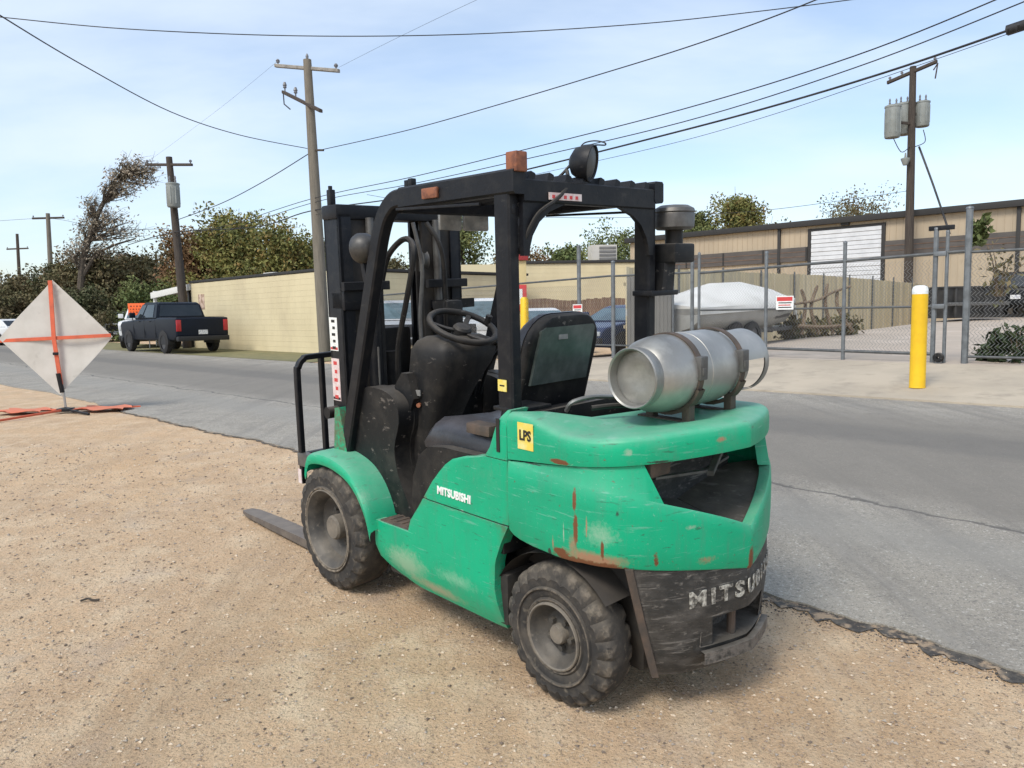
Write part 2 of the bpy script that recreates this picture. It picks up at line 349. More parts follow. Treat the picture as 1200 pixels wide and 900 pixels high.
def asph_detail(mt):
    t = mt.node_tree; b = t.nodes['Principled BSDF']; L = t.links.new
    src = b.inputs['Base Color'].links[0].from_socket; co = N(t, 'ShaderNodeTexCoord')
    # grain, and the older darker lane that begins along a wavering crack
    for scale, col, lo, hi, op in ((70, (.10, .094, .085), .54, .66, .8), (45, (.52, .50, .45), .58, .67, .8), (110, (.48, .46, .41), .56, .66, .7), (26, (.15, .14, .125), .56, .68, .65), (5, (.19, .178, .16), .55, .75, .5)):
        n = N(t, 'ShaderNodeTexNoise', Scale=scale, Detail=3, Roughness=.7); L(co.outputs['Object'], n.inputs[0])
        q = N(t, 'ShaderNodeMapRange'); L(n.outputs[0], q.inputs[0])
        for i, z in enumerate((lo, hi, 0, op)): q.inputs[i+1].default_value = z
        x = N(t, 'ShaderNodeMix', data_type='RGBA'); L(q.outputs[0], x.inputs[0]); L(src, x.inputs[6]); x.inputs[7].default_value = (*col, 1); src = x.outputs[2]
    # wear drawn out along the direction of travel
    ma = N(t, 'ShaderNodeMapping'); ma.inputs['Rotation'].default_value = (0, 0, R(45)); ma.inputs['Scale'].default_value = (2.6, .16, 1); L(co.outputs['Object'], ma.inputs[0])
    for scale, col, lo, hi, op in ((1.0, (.155, .145, .13), .50, .72, .75), (2.3, (.33, .31, .275), .55, .75, .6), (5.0, (.12, .112, .102), .60, .75, .5)):
        n = N(t, 'ShaderNodeTexNoise', Scale=scale, Detail=7, Roughness=.65); L(ma.outputs[0], n.inputs[0])
        q = N(t, 'ShaderNodeMapRange'); L(n.outputs[0], q.inputs[0])
        for i, z in enumerate((lo, hi, 0, op)): q.inputs[i+1].default_value = z
        x = N(t, 'ShaderNodeMix', data_type='RGBA'); L(q.outputs[0], x.inputs[0]); L(src, x.inputs[6]); x.inputs[7].default_value = (*col, 1); src = x.outputs[2]
    dt = N(t, 'ShaderNodeVectorMath', operation='DOT_PRODUCT'); L(co.outputs['Object'], dt.inputs[0]); dt.inputs[1].default_value = (NN.x, NN.y, 0)
    nn = N(t, 'ShaderNodeTexNoise', Scale=.9, Detail=6, Roughness=.65); L(co.outputs['Object'], nn.inputs[0])
    m1 = N(t, 'ShaderNodeMath', operation='MULTIPLY_ADD'); L(nn.outputs[0], m1.inputs[0]); m1.inputs[1].default_value = .55; L(dt.outputs['Value'], m1.inputs[2])
    def band(a0, a1, b0, b1, col, op):
        nonlocal src
        q1 = N(t, 'ShaderNodeMapRange'); L(m1.outputs[0], q1.inputs[0]); q1.inputs[1].default_value = a0; q1.inputs[2].default_value = a1; q1.inputs[4].default_value = op
        q2 = N(t, 'ShaderNodeMapRange'); L(m1.outputs[0], q2.inputs[0]); q2.inputs[1].default_value = b0; q2.inputs[2].default_value = b1; q2.inputs[3].default_value = 1; q2.inputs[4].default_value = 0
        mm = N(t, 'ShaderNodeMath', operation='MULTIPLY'); L(q1.outputs[0], mm.inputs[0]); L(q2.outputs[0], mm.inputs[1])
        x = N(t, 'ShaderNodeMix', data_type='RGBA'); L(mm.outputs[0], x.inputs[0]); L(src, x.inputs[6]); x.inputs[7].default_value = (*col, 1); src = x.outputs[2]
    band(6.05, 6.5, 9.5, 10.8, (.172, .157, .134), .75)
    band(8.0, 8.25, 8.9, 9.3, (.085, .083, .08), .35)
    band(6.05, 6.07, 6.09, 6.115, (.075, .07, .065), .75)
    band(4.9, 5.3, 5.6, 6.0, (.25, .24, .215), .5)
    L(src, b.inputs['Base Color'])
asph_detail(ASPH)
CONC = material('stained_concrete', (.45, .385, .295), .9, 0, (.36, .31, .24), .7, .4, .64, bump=.2, bsc=80, c3=(.29, .25, .195), sc3=2.2, lo3=.52, hi3=.75)
LOT = material('pale_lot_paving', (.43, .36, .29), .9, 0, (.36, .31, .255), .25, .4, .62, bump=.2, bsc=50, c3=(.50, .43, .36), sc3=1.3, lo3=.5, hi3=.7)
GRASSM = material('dry_grass', (.13, .13, .055), .9, 0, (.22, .19, .09), 2.2, .35, .65)
EDGEM = material('broken_asphalt_rubble', (.05, .048, .046), .95, 0, (.12, .11, .10), 30, .45, .65)

fine_r = span((-700, -60, 80), (-60, -12, 4), (-12, 16, .5), (16, 40, 2), (40, 120, 10), (120, 900, 130))
fine_s = span((-700, -60, 80), (-60, -8, 4), (-8, 16, .5), (16, 60, 2.0), (60, 120, 10), (120, 900, 130))
sheet('ground', fine_r, fine_s, DIRT, 0)
EDGE_S = 3.86
rngE = np.random.RandomState(3); ph = rngE.rand(12)*6.3
def edge_off(r): return sum(a*math.sin(f*r+ph[i]) for i, (a, f) in enumerate(((.07, .7), (.022, 2.1), (.015, 4.7), (.012, 9.3), (.010, 17.), (.008, 31.))))
def road_edge(r, s, i, n):
    return s+edge_off(r) if i == 0 else s
sheet('road', span((-300, -40, 20), (-40, -8, 1), (-8, 14, .06), (14, 40, 1), (40, 420, 20)), [EDGE_S, 4.3, 4.8]+span((5.4, 11.3, .5)), ASPH, .016, road_edge, thick=.05)
sheet('driveway_apron', span((-60, -12, 4), (-12, 18, .5)), span((11.24, 14.45, .4)), CONC, .045, thick=.06)
sheet('yard_paving', span((-60, -12, 4), (-12, 14, .5)), span((14.40, 16, .4), (16, 42, 1.0)), LOT, .030)
sheet('grass_verge', span((19.5, 60, .5)), span((11.32, 15.0, .4)), GRASSM, .02)

EDGEC = material('crumbled_road_edge', (.055, .050, .046), .95, 0, (.14, .125, .105), 16, .42, .66, bump=.9, bsc=60, c3=(.36, .27, .185), sc3=14, lo3=.50, hi3=.60)
def crumble(r, s, i, n):
    e = EDGE_S+edge_off(r); w_ = (.035+.075*(1-smooth(-.5, 4.5, r)))*(1+.12*math.sin(r*5.3)+.12*math.sin(r*13.7)+.25*math.sin(r*37)+.3*math.sin(r*61))
    return e+.05 if i == n-1 else e-w_*(1-i/(n-1))
sheet('road_edge', span((-6, 12, .04)), [0, 1, 2, 3], EDGEC, .007, crumble)
# loose stones on the shoulder and rubble along the broken road edge
def stones(name, mats, pts, label=None):
    rs = np.random.RandomState(5)
    base = np.array([(0, 0, 1), (.9, 0, .1), (-.3, .85, .1), (-.5, -.8, .1), (.2, -.3, -.7), (.45, .6, .35)]); 
    tri = [(0, 1, 5), (0, 5, 2), (0, 2, 3), (0, 3, 1), (1, 4, 5), (5, 4, 2), (2, 4, 3), (3, 4, 1)]
    m = MB()
    for x, y, sz, k in pts:
        a = rs.rand()*6.28; c, s = math.cos(a), math.sin(a); q = base*(.75+.5*rs.rand(6, 3))*sz*np.array([1, .8, .55])
        m.cur = k; z = terrain(x, y)+sz*.15
        m.add([(x+c*p[0]-s*p[1], y+s*p[0]+c*p[1], z+p[2]) for p in q], tri)
    return tag(m.build(name, mats, angle=0, weld=False), kind='stuff')
STN = [material('stone_pale', (.58, .48, .36), .9), material('stone_brown', (.30, .23, .17), .9), material('stone_grey', (.34, .295, .245), .9), material('stone_dark', (.16, .125, .095), .9)]
rs = np.random.RandomState(11); pts = []
for i in range(42000):
    Y = .9+7.5*rs.rand()**1.6; X = (rs.rand()*2-1)*Y*.80
    r_, s_ = sr(X, Y)
    if s_ > EDGE_S-.05: continue
    d = math.hypot(X, Y); pts.append((X, Y, (.0024+.0085*rs.rand()**3.6)*(1+.09*d), int(rs.choice(4, p=[.30, .42, .20, .08]))))
stones('gravel', STN, pts)
pts = []
for i in range(15000):
    r_ = -4.5+11*rs.rand()**1.4; e = EDGE_S+edge_off(r_); q = abs(rs.randn())*(.04+.09*(1-smooth(-.5, 4.5, r_)))
    x, y = RS(r_, e-q+.03); pts.append((x, y, .003+.015*rs.rand()**3*math.exp(-q*5), int(rs.choice(4, p=[.10, .10, .25, .55]))))
stones('asphalt_rubble', [STN[2], STN[1], EDGEM, EDGEM], pts)

# ------------------------------------------------------------------ forklift (own frame: x to the forks, y to its left, origin under the rear axle)
fk = bpy.data.objects.new('forklift', None); C.objects.link(fk); fk.matrix_world = ROOT; fk.empty_display_size = .3
tag(fk, 'worn green forklift with black guard and silver gas cylinder, standing on the dirt', 'forklift')
def mir(m, f):                        # same shape on the other side
    o = MB(); o.v = [(x, -y, z) for x, y, z in m.v]; o.f = [tuple(reversed(q)) for q in m.f]; o.mi = list(m.mi); return o
def both(name, m, mats, angle=35):
    a = m.build(name, mats, fk, angle); b = mir(m, 0).build(name, mats, fk, angle); return a, b

# chassis and dark insides
m = MB(); m.box((-.30, -.36, .17), (1.95, .36, .50), .02); m.box((.30, -.54, .22), (1.22, .54, .46), .02); m.box((.05, -.40, .48), (.40, .40, 1.05), .02)
m.box((-.28, -.40, .5), (.1, .40, .66), .01); m.build('chassis', DARK, fk)
m = MB()   # wheel-well liner
rows = []
for i in range(15):
    a = R(140)*i/14; rows.append([(.02+.37*math.cos(a), y, .27+.36*math.sin(a)) for y in (.36, .55)])
m.grid(rows); both('wheel_well', m, DARK)
m = MB(); m.tube([(0, -.45, .295), (0, .45, .295)], .06, 12); m.box((-.10, -.35, .2), (.10, .35, .38), .03); m.build('steer_axle', DARK, fk)
m = MB(); m.tube([(1.7112, -.5, .345), (1.7112, .5, .345)], .075, 12); m.box((1.58, -.38, .22), (1.84, .38, .50), .04); m.build('drive_axle', DARK, fk)

# green side panels: rows of height, front and rear edge
FX = ([.505, .565, .65, .72, .80, .86, .90, .935, .96, .975, .99, 1.03, 1.125, 1.17, 1.198], [.985, .963, .890, .834, .77, .71, .665, .61, .53, .44, .385, .352, .311, .287, .262])
RX = ([.2, .254, .40, .52, .62, .70, .71, 1.2], [.325, .327, .345, .338, .295, .250, .243, .243])
def side_y(z): return .58 - (.055*((.40-z)/.2)**2 if z < .40 else 0) - (.03*((z-1.12)/.08)**2 if z > 1.12 else 0)
def panel(zs, fx, n=10, inner=.05):
    rows = []
    for z in zs:
        xf, xr = fx(z), lerp(*RX, z); y = side_y(z)
        rows.append([(xr+(xf-xr)*j/n, y - .004*(j in (0, n)), z) for j in range(n+1)])
    m = MB(); m.grid(rows)
    back = [[(x, y-inner, z) for x, y, z in r_] for r_ in rows]
    m.grid([[r_[0] for r_ in rows], [r_[0] for r_ in back]]); m.grid([[r_[-1] for r_ in rows], [r_[-1] for r_ in back]])
    m.grid([rows[0], back[0]]); m.grid([rows[-1], back[-1]]); m.grid(back)
    return m
low_fx = lambda z: lerp([.2, .22, .26, .30, .36, .43, .498, .503, .565, .65, .70], [1.00, 1.07, 1.19, 1.265, 1.29, 1.287, 1.283, .987, .963, .890, .850], z)
both('lower_panel', panel([.20, .215, .235, .26, .28, .30, .33, .36, .40, .43, .46, .498, .503, .535, .565, .61, .65, .70], low_fx, 12, .06), GREEN)
both('side_panel', panel([.708, .72, .76, .80, .83, .86, .88, .90, .92, .935, .95, .96, .968, .975, .981, .986], lambda z: lerp(*FX, z), 12, .06), GREEN)
both('upper_panel', panel([.990, 1.0, 1.03, 1.08, 1.125, 1.15, 1.17, 1.185, 1.198], lambda z: lerp(*FX, z), 8, .10), GREEN)
m = MB(); m.box((.25, .30, 1.175), (.41, .50, 1.192), .004); both('pillar_foot', m, BLACKM)
m = MB(); m.box((.96, .34, .485), (1.245, .57, .505), .006)
for i in range(5): m.box((.99+i*.05, .38, .504), (1.01+i*.05, .54, .509), .001)
both('step_plate', m, RUSTY)
m = MB(); m.prism([(.985, .505), (1.30, .505), (1.34, .52), (1.34, .54), (.98, .54)], -.50, .34); m.build('floor_plate', DARK, fk)

# front fenders
arc = catmull([(1.93, .66), (1.90, .745), (1.83, .775), (1.70, .785), (1.58, .772), (1.46, .735), (1.365, .665), (1.295, .565), (1.258, .45)], 4)
m = MB(); rows = []
for p in arc:
    rows.append([(p.x, .38, p.y), (p.x, .56, p.y), (p.x, .60, p.y-.003), (p.x, .622, p.y-.012), (p.x-.002, .630, p.y-.03), (p.x-.002, .628, p.y-.055)])
m.grid(rows)
cx, cz = 1.7112, .36
inn = [[(p[0]+(cx-p[0])*.025, p[1]-.004, p[2]+(cz-p[2])*.03) for p in r_] for r_ in rows]
m.grid(inn); m.grid([[r_[-1] for r_ in rows], [r_[-1] for r_ in inn]]); m.grid([rows[-1], inn[-1]]); m.grid([rows[0], inn[0]])
both('front_fender', m, GREEN)
m = MB(); m.prism([(1.80, .775), (1.66, .775), (1.72, 1.03), (1.77, 1.02)], .46, .50); both('fender_bracket', m, GREEN)
m = MB(); m.prism([(1.88, .18), (1.24, .18), (1.25, .48), (1.36, .66), (1.46, .73), (1.6, .77), (1.88, .77)], .33, .385); both('inner_fender', m, DARK)

# counterweight and hood: rows around the tail from right to left
half = [(.236, .58), (.10, .58), (-.03, .58), (-.14, .577), (-.23, .558), (-.31, .515), (-.375, .45), (-.428, .37), (-.470, .28), (-.505, .19), (-.532, .10), (-.548, .03), (-.553, 0)]
hp = [Vector((x, y, 0)) for x, y in half]; hc = catmull(hp, 4)
outl = [Vector((p.x, -p.y, 0)) for p in hc[:-1]] + [Vector((p.x, p.y, 0)) for p in reversed(hc)]
nO = len(outl); nrm = []
for i in range(nO):
    d = (outl[min(i+1, nO-1)]-outl[max(i-1, 0)]).normalized(); nrm.append(Vector((-d.y, d.x, 0)) if True else d)
for i in range(nO):
    if nrm[i].dot(Vector((outl[i].x-.3, outl[i].y, 0))) < 0: nrm[i] = -nrm[i]
def ring(zf, inf): 
    o = []
    for i in range(nO):
        p = outl[i]-nrm[i]*inf(i); z = zf(i); o.append((p.x, p.y, z))
    return o
def zb(i):
    p = outl[i]; ay = abs(p.y)
    if p.x > -.15: return lerp([-.15, -.05, .10, .20, .236], [.652, .648, .655, .668, .690], p.x)
    return .575+.08*min(ay/.5, 1)**.8
def zc(i):
    p = outl[i]
    if p.x > -.2: return lerp([-.2, 0, .236], [.952, .966, .988], p.x)
    return .745+.207*min(abs(p.y)/.565, 1)**.85
def zs(i):
    p = outl[i]
    return lerp([-.55, -.4, -.2, .0, .236], [1.065, 1.05, 1.032, 1.012, .990], p.x)
def zin(i): return lerp([-.55, -.25, .0, .236], [.020, .018, .008, .001], outl[i].x)
def is_open(i): return abs((outl[i].y+outl[i+1].y)/2) < .445 and outl[i].x < -.2
m = MB()
r0 = ring(zb, lambda i: .06); r1 = ring(zb, lambda i: .004); r1b = ring(lambda i: zb(i)+.008, lambda i: 0); r2 = ring(lambda i: zb(i)+.35*(zc(i)-zb(i)), lambda i: -.003); r2b = ring(lambda i: zb(i)+.75*(zc(i)-zb(i)), lambda i: -.003); r3 = ring(lambda i: zc(i)-.006, lambda i: 0); r4 = ring(lambda i: zc(i)+.004, lambda i: .006)
r5 = ring(zs, lambda i: .008+zin(i))
m.grid([r0, r1, r1b, r2, r2b, r3, r4])
for i in range(nO-1):
    if not is_open(i): m.add([r4[i], r4[i+1], r5[i+1], r5[i]], [(0, 1, 2, 3)])
    else:                                                              # a thick lip round the opening
        q = ring(lambda i: zc(i)-.012, lambda i: .05); m.add([r4[i], r4[i+1], q[i+1], q[i]], [(0, 1, 2, 3)])
for i in range(nO-1):
    if is_open(i) != is_open(i-1 if i else 0):
        k = i; k2 = k+3 if is_open(i) else k-3; v = -nrm[k]*.05; a, b = Vector(r4[k2]), Vector(r5[k]); m.add([a, b, b+v, a+v], [(0, 1, 2, 3)]); st_ = 1 if k2 > k else -1
        for q in range(k, k2, st_): m.add([r4[q], r4[q+st_], r5[k]], [(0, 1, 2)])
for k in (0, nO-1):                                                    # front edges of the casting, where it meets the side panels
    col = [r1[k], r2[k], r2b[k], r3[k], r5[k]]; m.grid([col, [(x, y*.88, z) for x, y, z in col]])
m.build('counterweight', GREEN, fk, 32)
m = MB()   # dusty duct behind the opening
op = [i for i in range(nO) if outl[i].x < -.2 and abs(outl[i].y) < .50]
fl = ring(lambda i: zc(i)-.03, lambda i: .045)
fl2 = [(-.20, outl[i].y*.82, zc(i)-.03+(.88-zc(i))*.55) for i in range(nO)]
m.grid([[fl[i] for i in op], [fl2[i] for i in op]])
m.grid([[fl2[i] for i in op], [(-.17, outl[i].y*.82, 1.10) for i in op]])
m.grid([[r5[i] for i in op], [(x+.0, y, z+.02) for x, y, z in [fl[i][:2]+(1.07,) for i in op]]])
m.build('exhaust_duct', BLACKW, fk)
m = MB(); m.box((-.36, .27, .985), (-.24, .40, 1.06), .015); m.build('duct_box', RUSTY, fk)
m = MB(); m.bar([(-.30, .30, .96), (-.34, .02, .94), (-.30, -.22, .95)], .02, .012, (0, 0, 1)); m.bar([(-.36, .0, .93), (-.30, -.22, 1.06)], .03, .02, (0, 0, 1)); m.build('duct_brace', STEEL, fk)

m = MB()   # hood
def up(i): return .075*smooth(-.22, .19, outl[i].x)
prof = ((.004, .012), (.004, -.003), (.018, -.006), (.060, -.006), (.090, -.003), (.101, .004), (.107, .015), (.110, .032))
def zh(dz):
    return lambda i: zs(i)+dz*(1+.45*smooth(-.22, .19, outl[i].x))*(1.0+.28*smooth(-.1, .21, outl[i].x))
rows = [ring(zh(dz), (lambda ii: (lambda i: zin(i)+ii*(1-.75*smooth(.0, .22, outl[i].x)) if ii < 0 else ii+zin(i)))(ii)) for dz, ii in prof]
top = rows[-1]
rows.append([(x*.86-.02, y*.80, z-.008+.012*smooth(.2, -.3, x)) for x, y, z in top])
rows.append([(x*.5-.05, y*.45, 1.148-.0*z) for x, y, z in top])
rows.append([(x*.25-.06, 0, 1.150) for x, y, z in top])
m.grid(rows)
m.build('hood', GREEN, fk, 40)
m = MB(); m.box((.238, -.52, 1.0), (.262, .52, 1.17), .004); m.build('hood_seal', BLACKP, fk)

# black lower casting with towing pocket
def inb(z): return lerp([.19, .24, .45, .70], [.055, .03, .006, .012], z)
opb = [i for i in range(nO) if outl[i].x < -.335]
zsb = [.185, .20, .27, .295, .415, .43, .50, .58, .70]
m = MB(); rws = []
for z in zsb:
    r_ = ring(lambda i: z if z < .56 else min(z, zb(i)+.004), lambda i: inb(z)); kz = lerp([.185, .66], [.80, 1.0], z)
    rws.append([(r_[i][0]-(1-kz)*.25*min(abs(r_[i][1])/.45, 1), r_[i][1]*kz, z if z < .56 else r_[i][2]) for i in opb])
for a in range(len(zsb)-1):
    for j in range(len(opb)-1):
        yy = (outl[opb[j]].y+outl[opb[j+1]].y)/2
        if zsb[a] == .295 and abs(yy) < .215: continue
        m.add([rws[a][j], rws[a][j+1], rws[a+1][j+1], rws[a+1][j]], [(0, 1, 2, 3)])
for j in (0, len(opb)-1):                                              # side returns running forward and inward behind the wheels
    s_ = -1 if j == 0 else 1
    col = [r_[j] for r_ in rws]; m.grid([col, [(x+.04, y*.95, z) for x, y, z in col], [(x+.13, y*.80, z) for x, y, z in col]])
cap = rws[0]; m.grid([cap, [(-.25, y*.7, .20) for x, y, z in cap]])
m.build('lower_casting', BLACKW, fk, 30)
m = MB()   # pocket lining and its lip
pk = [i for i in range(nO) if abs(outl[i].y) < .235 and outl[i].x < -.4]
a = [ring(lambda i: .296, lambda i: .012)[i] for i in pk]; b = [ring(lambda i: .414, lambda i: .010)[i] for i in pk]
m.grid([a, [(x+.12, y, .305) for x, y, z in a]]); m.grid([[(x+.12, y, .305) for x, y, z in a], [(x+.12, y, .405) for x, y, z in b]]); m.grid([b, [(x+.12, y, .405) for x, y, z in b]])
for k in (0, -1): m.add([a[k], b[k], (b[k][0]+.12, b[k][1], .405), (a[k][0]+.12, a[k][1], .305)], [(0, 1, 2, 3)])
lip = [ring(lambda i: .282, lambda i: -.014)[i] for i in pk]; lip2 = [ring(lambda i: .282, lambda i: .012)[i] for i in pk]
lo = [(x, y, .235) for x, y, z in lip]; m.grid([lip2, lip, lo, [(x, y, .235) for x, y, z in lip2]])
m.build('tow_pocket', BLACKW, fk)
m = MB(); m.tube([(-.49, .035, .27), (-.49, .035, .40)], .018, 10); m.build('tow_pin', RUSTY, fk)
m = MB(); m.bar([(-.333, .497, .655), (-.355, .445, .42), (-.378, .392, .20)], .016, .03, (.6, .8, 0)); both('casting_rib', m, RUSTY)
# cast lettering around the tail
word = 'MITSUBISHI'; wl = [.096, .050, .074, .076, .080, .080, .048, .076, .080, .045]; x = .315
arcl = [0]
for i in range(1, nO): arcl.append(arcl[-1]+(outl[i]-outl[i-1]).length)
mid = arcl[nO//2]
for ch, wd in zip(word, wl):
    pos = mid+x-wd/2; x -= wd*1.0
    k = min(max(int(np.searchsorted(arcl, pos)), 1), nO-1); t = (pos-arcl[k-1])/(arcl[k]-arcl[k-1]); p = outl[k-1].lerp(outl[k], t); n_ = (nrm[k-1]*(1-t)+nrm[k]*t).normalized()
    p = p-n_*(inb(.475)-.003); rt_ = Vector((0, 0, 1)).cross(n_)
    text_obj('cast_letter', ch, .088, material('cast_letter_paint', (.46, .45, .40), .7, 0, (.10, .095, .085), 45, .42, .58) if ch == 'M' and pos > mid+.2 else bpy.data.materials['cast_letter_paint'], fk, (p.x, p.y, .500), rt_, (0, 0, 1), .0030, 1.22)
# decals on the side
text_obj('maker_lettering', 'MITSUBISHI', .052, WHITEP, fk, (.605, .5815, .768), (-1, 0, 0), (0, 0, 1), .0016, .93)
m = MB(); m.box((.172, .580, 1.055), (.082, .5815, 1.165)); o_ = m.build('fuel_sticker', YELLOWP, fk, 0)
text_obj('sticker_lettering', 'LPS', .058, BLKP, o_, (.127, .5825, 1.112), (-1, 0, 0), (0, 0, 1), .0014, .80)
text_obj('number_decal', '1', .20, BLKP, fk, (.292, .5812, 1.083), (-1, 0, 0), (0, 0, 1), .003, .8)

# wheels
def tyre(R_, W, rim, lugs=22):
    """solid tyre lathed about y with the shoulder lugs cut in; outer face at y = 0, width towards -y"""
    n = lugs*4; hw = W/2
    prof = [(-.03, rim), (-.006, rim+.004), (-.002, rim+.012), (-.010, rim+.020), (-.004, rim+.030), (-.003, R_*.655), (.006, R_*.67), (.006, R_*.69), (-.004, R_*.705), (-.002, R_-.075), (-.004, R_-.062), (-.002, R_-.050), (-.008, R_-.036), (-.016, R_-.014), (-.030, R_-.003), (-.055, R_), (-.08, R_+.002), (-hw, R_+.003)]
    prof += [(-W-h, r) for h, r in reversed(prof[:-1])]
    k = len(prof)
    def wob(i, q):
        j = q if q < k/2 else k-1-q; sh = 0 if q < k/2 else 2
        if 11 <= j <= 14 and (i+sh) % 4 == 0: return -(.012, .020, .020, .016)[j-11]
        return 0
    return MB().lathe(prof, (0, 0, 0), (0, 1, 0), n, wob=wob)
def wheel(name, x, y, z, R_, W, rim, rprof, hubr, hubl, nuts, steer=0):
    m = MB().lathe(rprof, (0, 0, 0), (0, 1, 0), 44)
    o = m.build(name, RIM, fk, 35, (x, y, z)); o.rotation_euler.y = random.random()*3; o['part'] = 'rim'
    tyre(R_, W, rim).build('tyre', RUBBER, o, 30)
    MB().lathe([(-.004, rim+.002), (.004, rim), (.006, rim-.006), (.0, rim-.010)], (0, 0, 0), (0, 1, 0), 44).build('rim_lip', HUB, o)
    m = MB().lathe([(-.10, hubr*1.0), (hubl-.012, hubr), (hubl, hubr*.86), (hubl+.002, 0)], (0, -.02, 0), (0, 1, 0), 24); m.build('hub', HUB, o)
    for i in range(nuts):
        a = 2*math.pi*i/nuts; c, s_ = math.cos(a)*hubr*1.45, math.sin(a)*hubr*1.45; d = rprof[-2][0]
        MB().lathe([(d-.01, .013), (d+.022, .013), (d+.024, 0)], (c, 0, s_), (0, 1, 0), 6).build('wheel_nut', RIM, o, 25)
    return o
FP = [(-.03, .232), (-.004, .226), (.002, .218), (-.012, .205), (-.020, .196), (-.035, .186), (-.075, .172), (-.10, .135), (-.105, .10), (-.105, .05)]
RP = [(-.02, .145), (.002, .141), (.004, .134), (-.008, .127), (-.020, .120), (-.045, .112), (-.062, .09), (-.058, .05), (-.05, .03)]
whl = wheel('front_wheel', 1.7112, .625, .350, .350, .235, .228, FP, .070, -.012, 6)
whr = wheel('rear_wheel', 0, .572, .294, .294, .178, .141, RP, .042, -.002, 5)
for src, s_ in ((whl, 1), (whr, 1)):
    c_ = copy_tree(src, fk); c_.location.y *= -1; c_.rotation_euler = (0, 0, math.pi)

# overhead guard
m = MB(); m.bar([(.335, .467, 1.18), (.335, .467, 2.08)], .095, .06); both('rear_pillar', m, BLACKM)
fr = catmull([(1.70, .465, .775), (1.50, .465, 1.34), (1.335, .465, 1.80), (1.275, .465, 1.96), (1.215, .465, 2.06), (1.13, .465, 2.118), (1.03, .465, 2.125)], 5)
m = MB(); m.bar(fr, .085, .066); both('front_pillar', m, BLACKM)
m = MB(); m.bar([(1.06, .468, 2.122), (.25, .468, 2.129)], .102, .07); m.bar([(1.06, .51, 2.07), (.45, .51, 2.05)], .012, .012); both('guard_side_beam', m, BLACKM)
m = MB(); m.bar([(.275, -.44, 2.095), (.275, .44, 2.095)], .045, .095, (0, 0, 1)); m.build('rear_cross_beam', BLACKM, fk)
m = MB(); m.bar([(1.13, -.44, 2.10), (1.13, .44, 2.10)], .05, .08, (0, 0, 1)); m.build('front_cross_beam', BLACKM, fk)
arcg = [(.44, 1.83), (.44, 2.06), (.15, 2.06)] + [(.15+.255*math.sin(math.pi/2*t), 2.045-.215*(1-math.cos(math.pi/2*t))) for t in (.15, .35, .55, .75, .9, 1)]
m = MB(); m.prism(arcg, .262, .285, 0); both('gusset', m, BLACKM)
for i in range(8):
    y = -.385+i*.11; m = MB(); m.bar([(1.10, y, 2.135), (.262, y, 2.150)], .045, .034, (0, 1, .35)); m.build('guard_slat', BLACKM, fk)
m = MB(); m.box((.244, .10, 2.062), (.251, .30, 2.092)); m.cur = 1; 
for i in range(5): m.box((.2425, .125+i*.036, 2.068), (.2455, .125+i*.036+.016, 2.082))
m.build('beam_sticker', [PINKP, REDP], fk, 0)
m = MB(); m.box((.30, .435, 2.165), (.235, .497, 2.245), .006); m.build('beacon_block', AMBER, fk)
m = MB(); m.box((.85, .503, 2.10), (.735, .518, 2.148), .006); m.build('side_reflector', AMBER, fk)
m = MB(); m.box((.372, .500, 1.262), (.318, .5035, 1.312)); m.cur = 1; m.box((.360, .5035, 1.284), (.330, .5045, 1.290)); m.build('pillar_sticker', [YELLOWP, BLKP], fk, 0)
# small bits on the guard: bolts
for x_, z_ in ((1.02, 2.185), (.99, 2.19), (.30, 2.02)): MB().box((x_-.015, .45, z_-.02), (x_+.015, .48, z_+.02), .004).build('guard_bolt', BLACKM, fk)
# rear work lamp: housing, glass, bracket
ax = Vector((-.80, -.36, -.16)).normalized()
lc = Vector((.27, .025, 2.232))
m = MB(); m.lathe([(-.085, 0), (-.083, .028), (-.065, .058), (-.03, .076), (.0, .082), (.018, .082), (.02, .078), (.012, .072)], lc, ax, 28); lamp = m.build('work_lamp', BLACKM, fk)
MB().lathe([(.010, .074), (.016, .05), (.019, 0)], lc, ax, 24).build('lamp_glass', DLENS, lamp)
MB().bar([(.28, .03, 2.13), (.275, .03, 2.17), (.285, .05, 2.21)], .03, .02, (1, 0, 0)).build('lamp_bracket', BLACKM, lamp)
MB().tube(catmull([(.33, .10, 2.20), (.27, .16, 2.13), (.24, .27, 2.06), (.245, .37, 2.0), (.27, .425, 1.9), (.30, .43, 1.84)], 6), .009, 7).build('lamp_cable', BLACKP, lamp)
MB().tube(catmull([(.32, .06, 2.25), (.36, .10, 2.19), (.40, .12, 2.16)], 4), .007, 6).build('lamp_wire', BLACKP, lamp)
# front lamp on the left pillar
lc = Vector((1.43, .47, 1.90)); ax = Vector((.93, .2, -.05)).normalized()
m = MB(); m.lathe([(-.075, 0), (-.072, .03), (-.055, .056), (-.02, .076), (.02, .080), (.03, .076)], lc, ax, 24); lamp = m.build('front_lamp', DLENS, fk)
MB().bar([(1.44, .47, 1.84), (1.42, .47, 1.74), (1.40, .465, 1.70)], .03, .03).build('lamp_bracket', BLACKM, lamp)
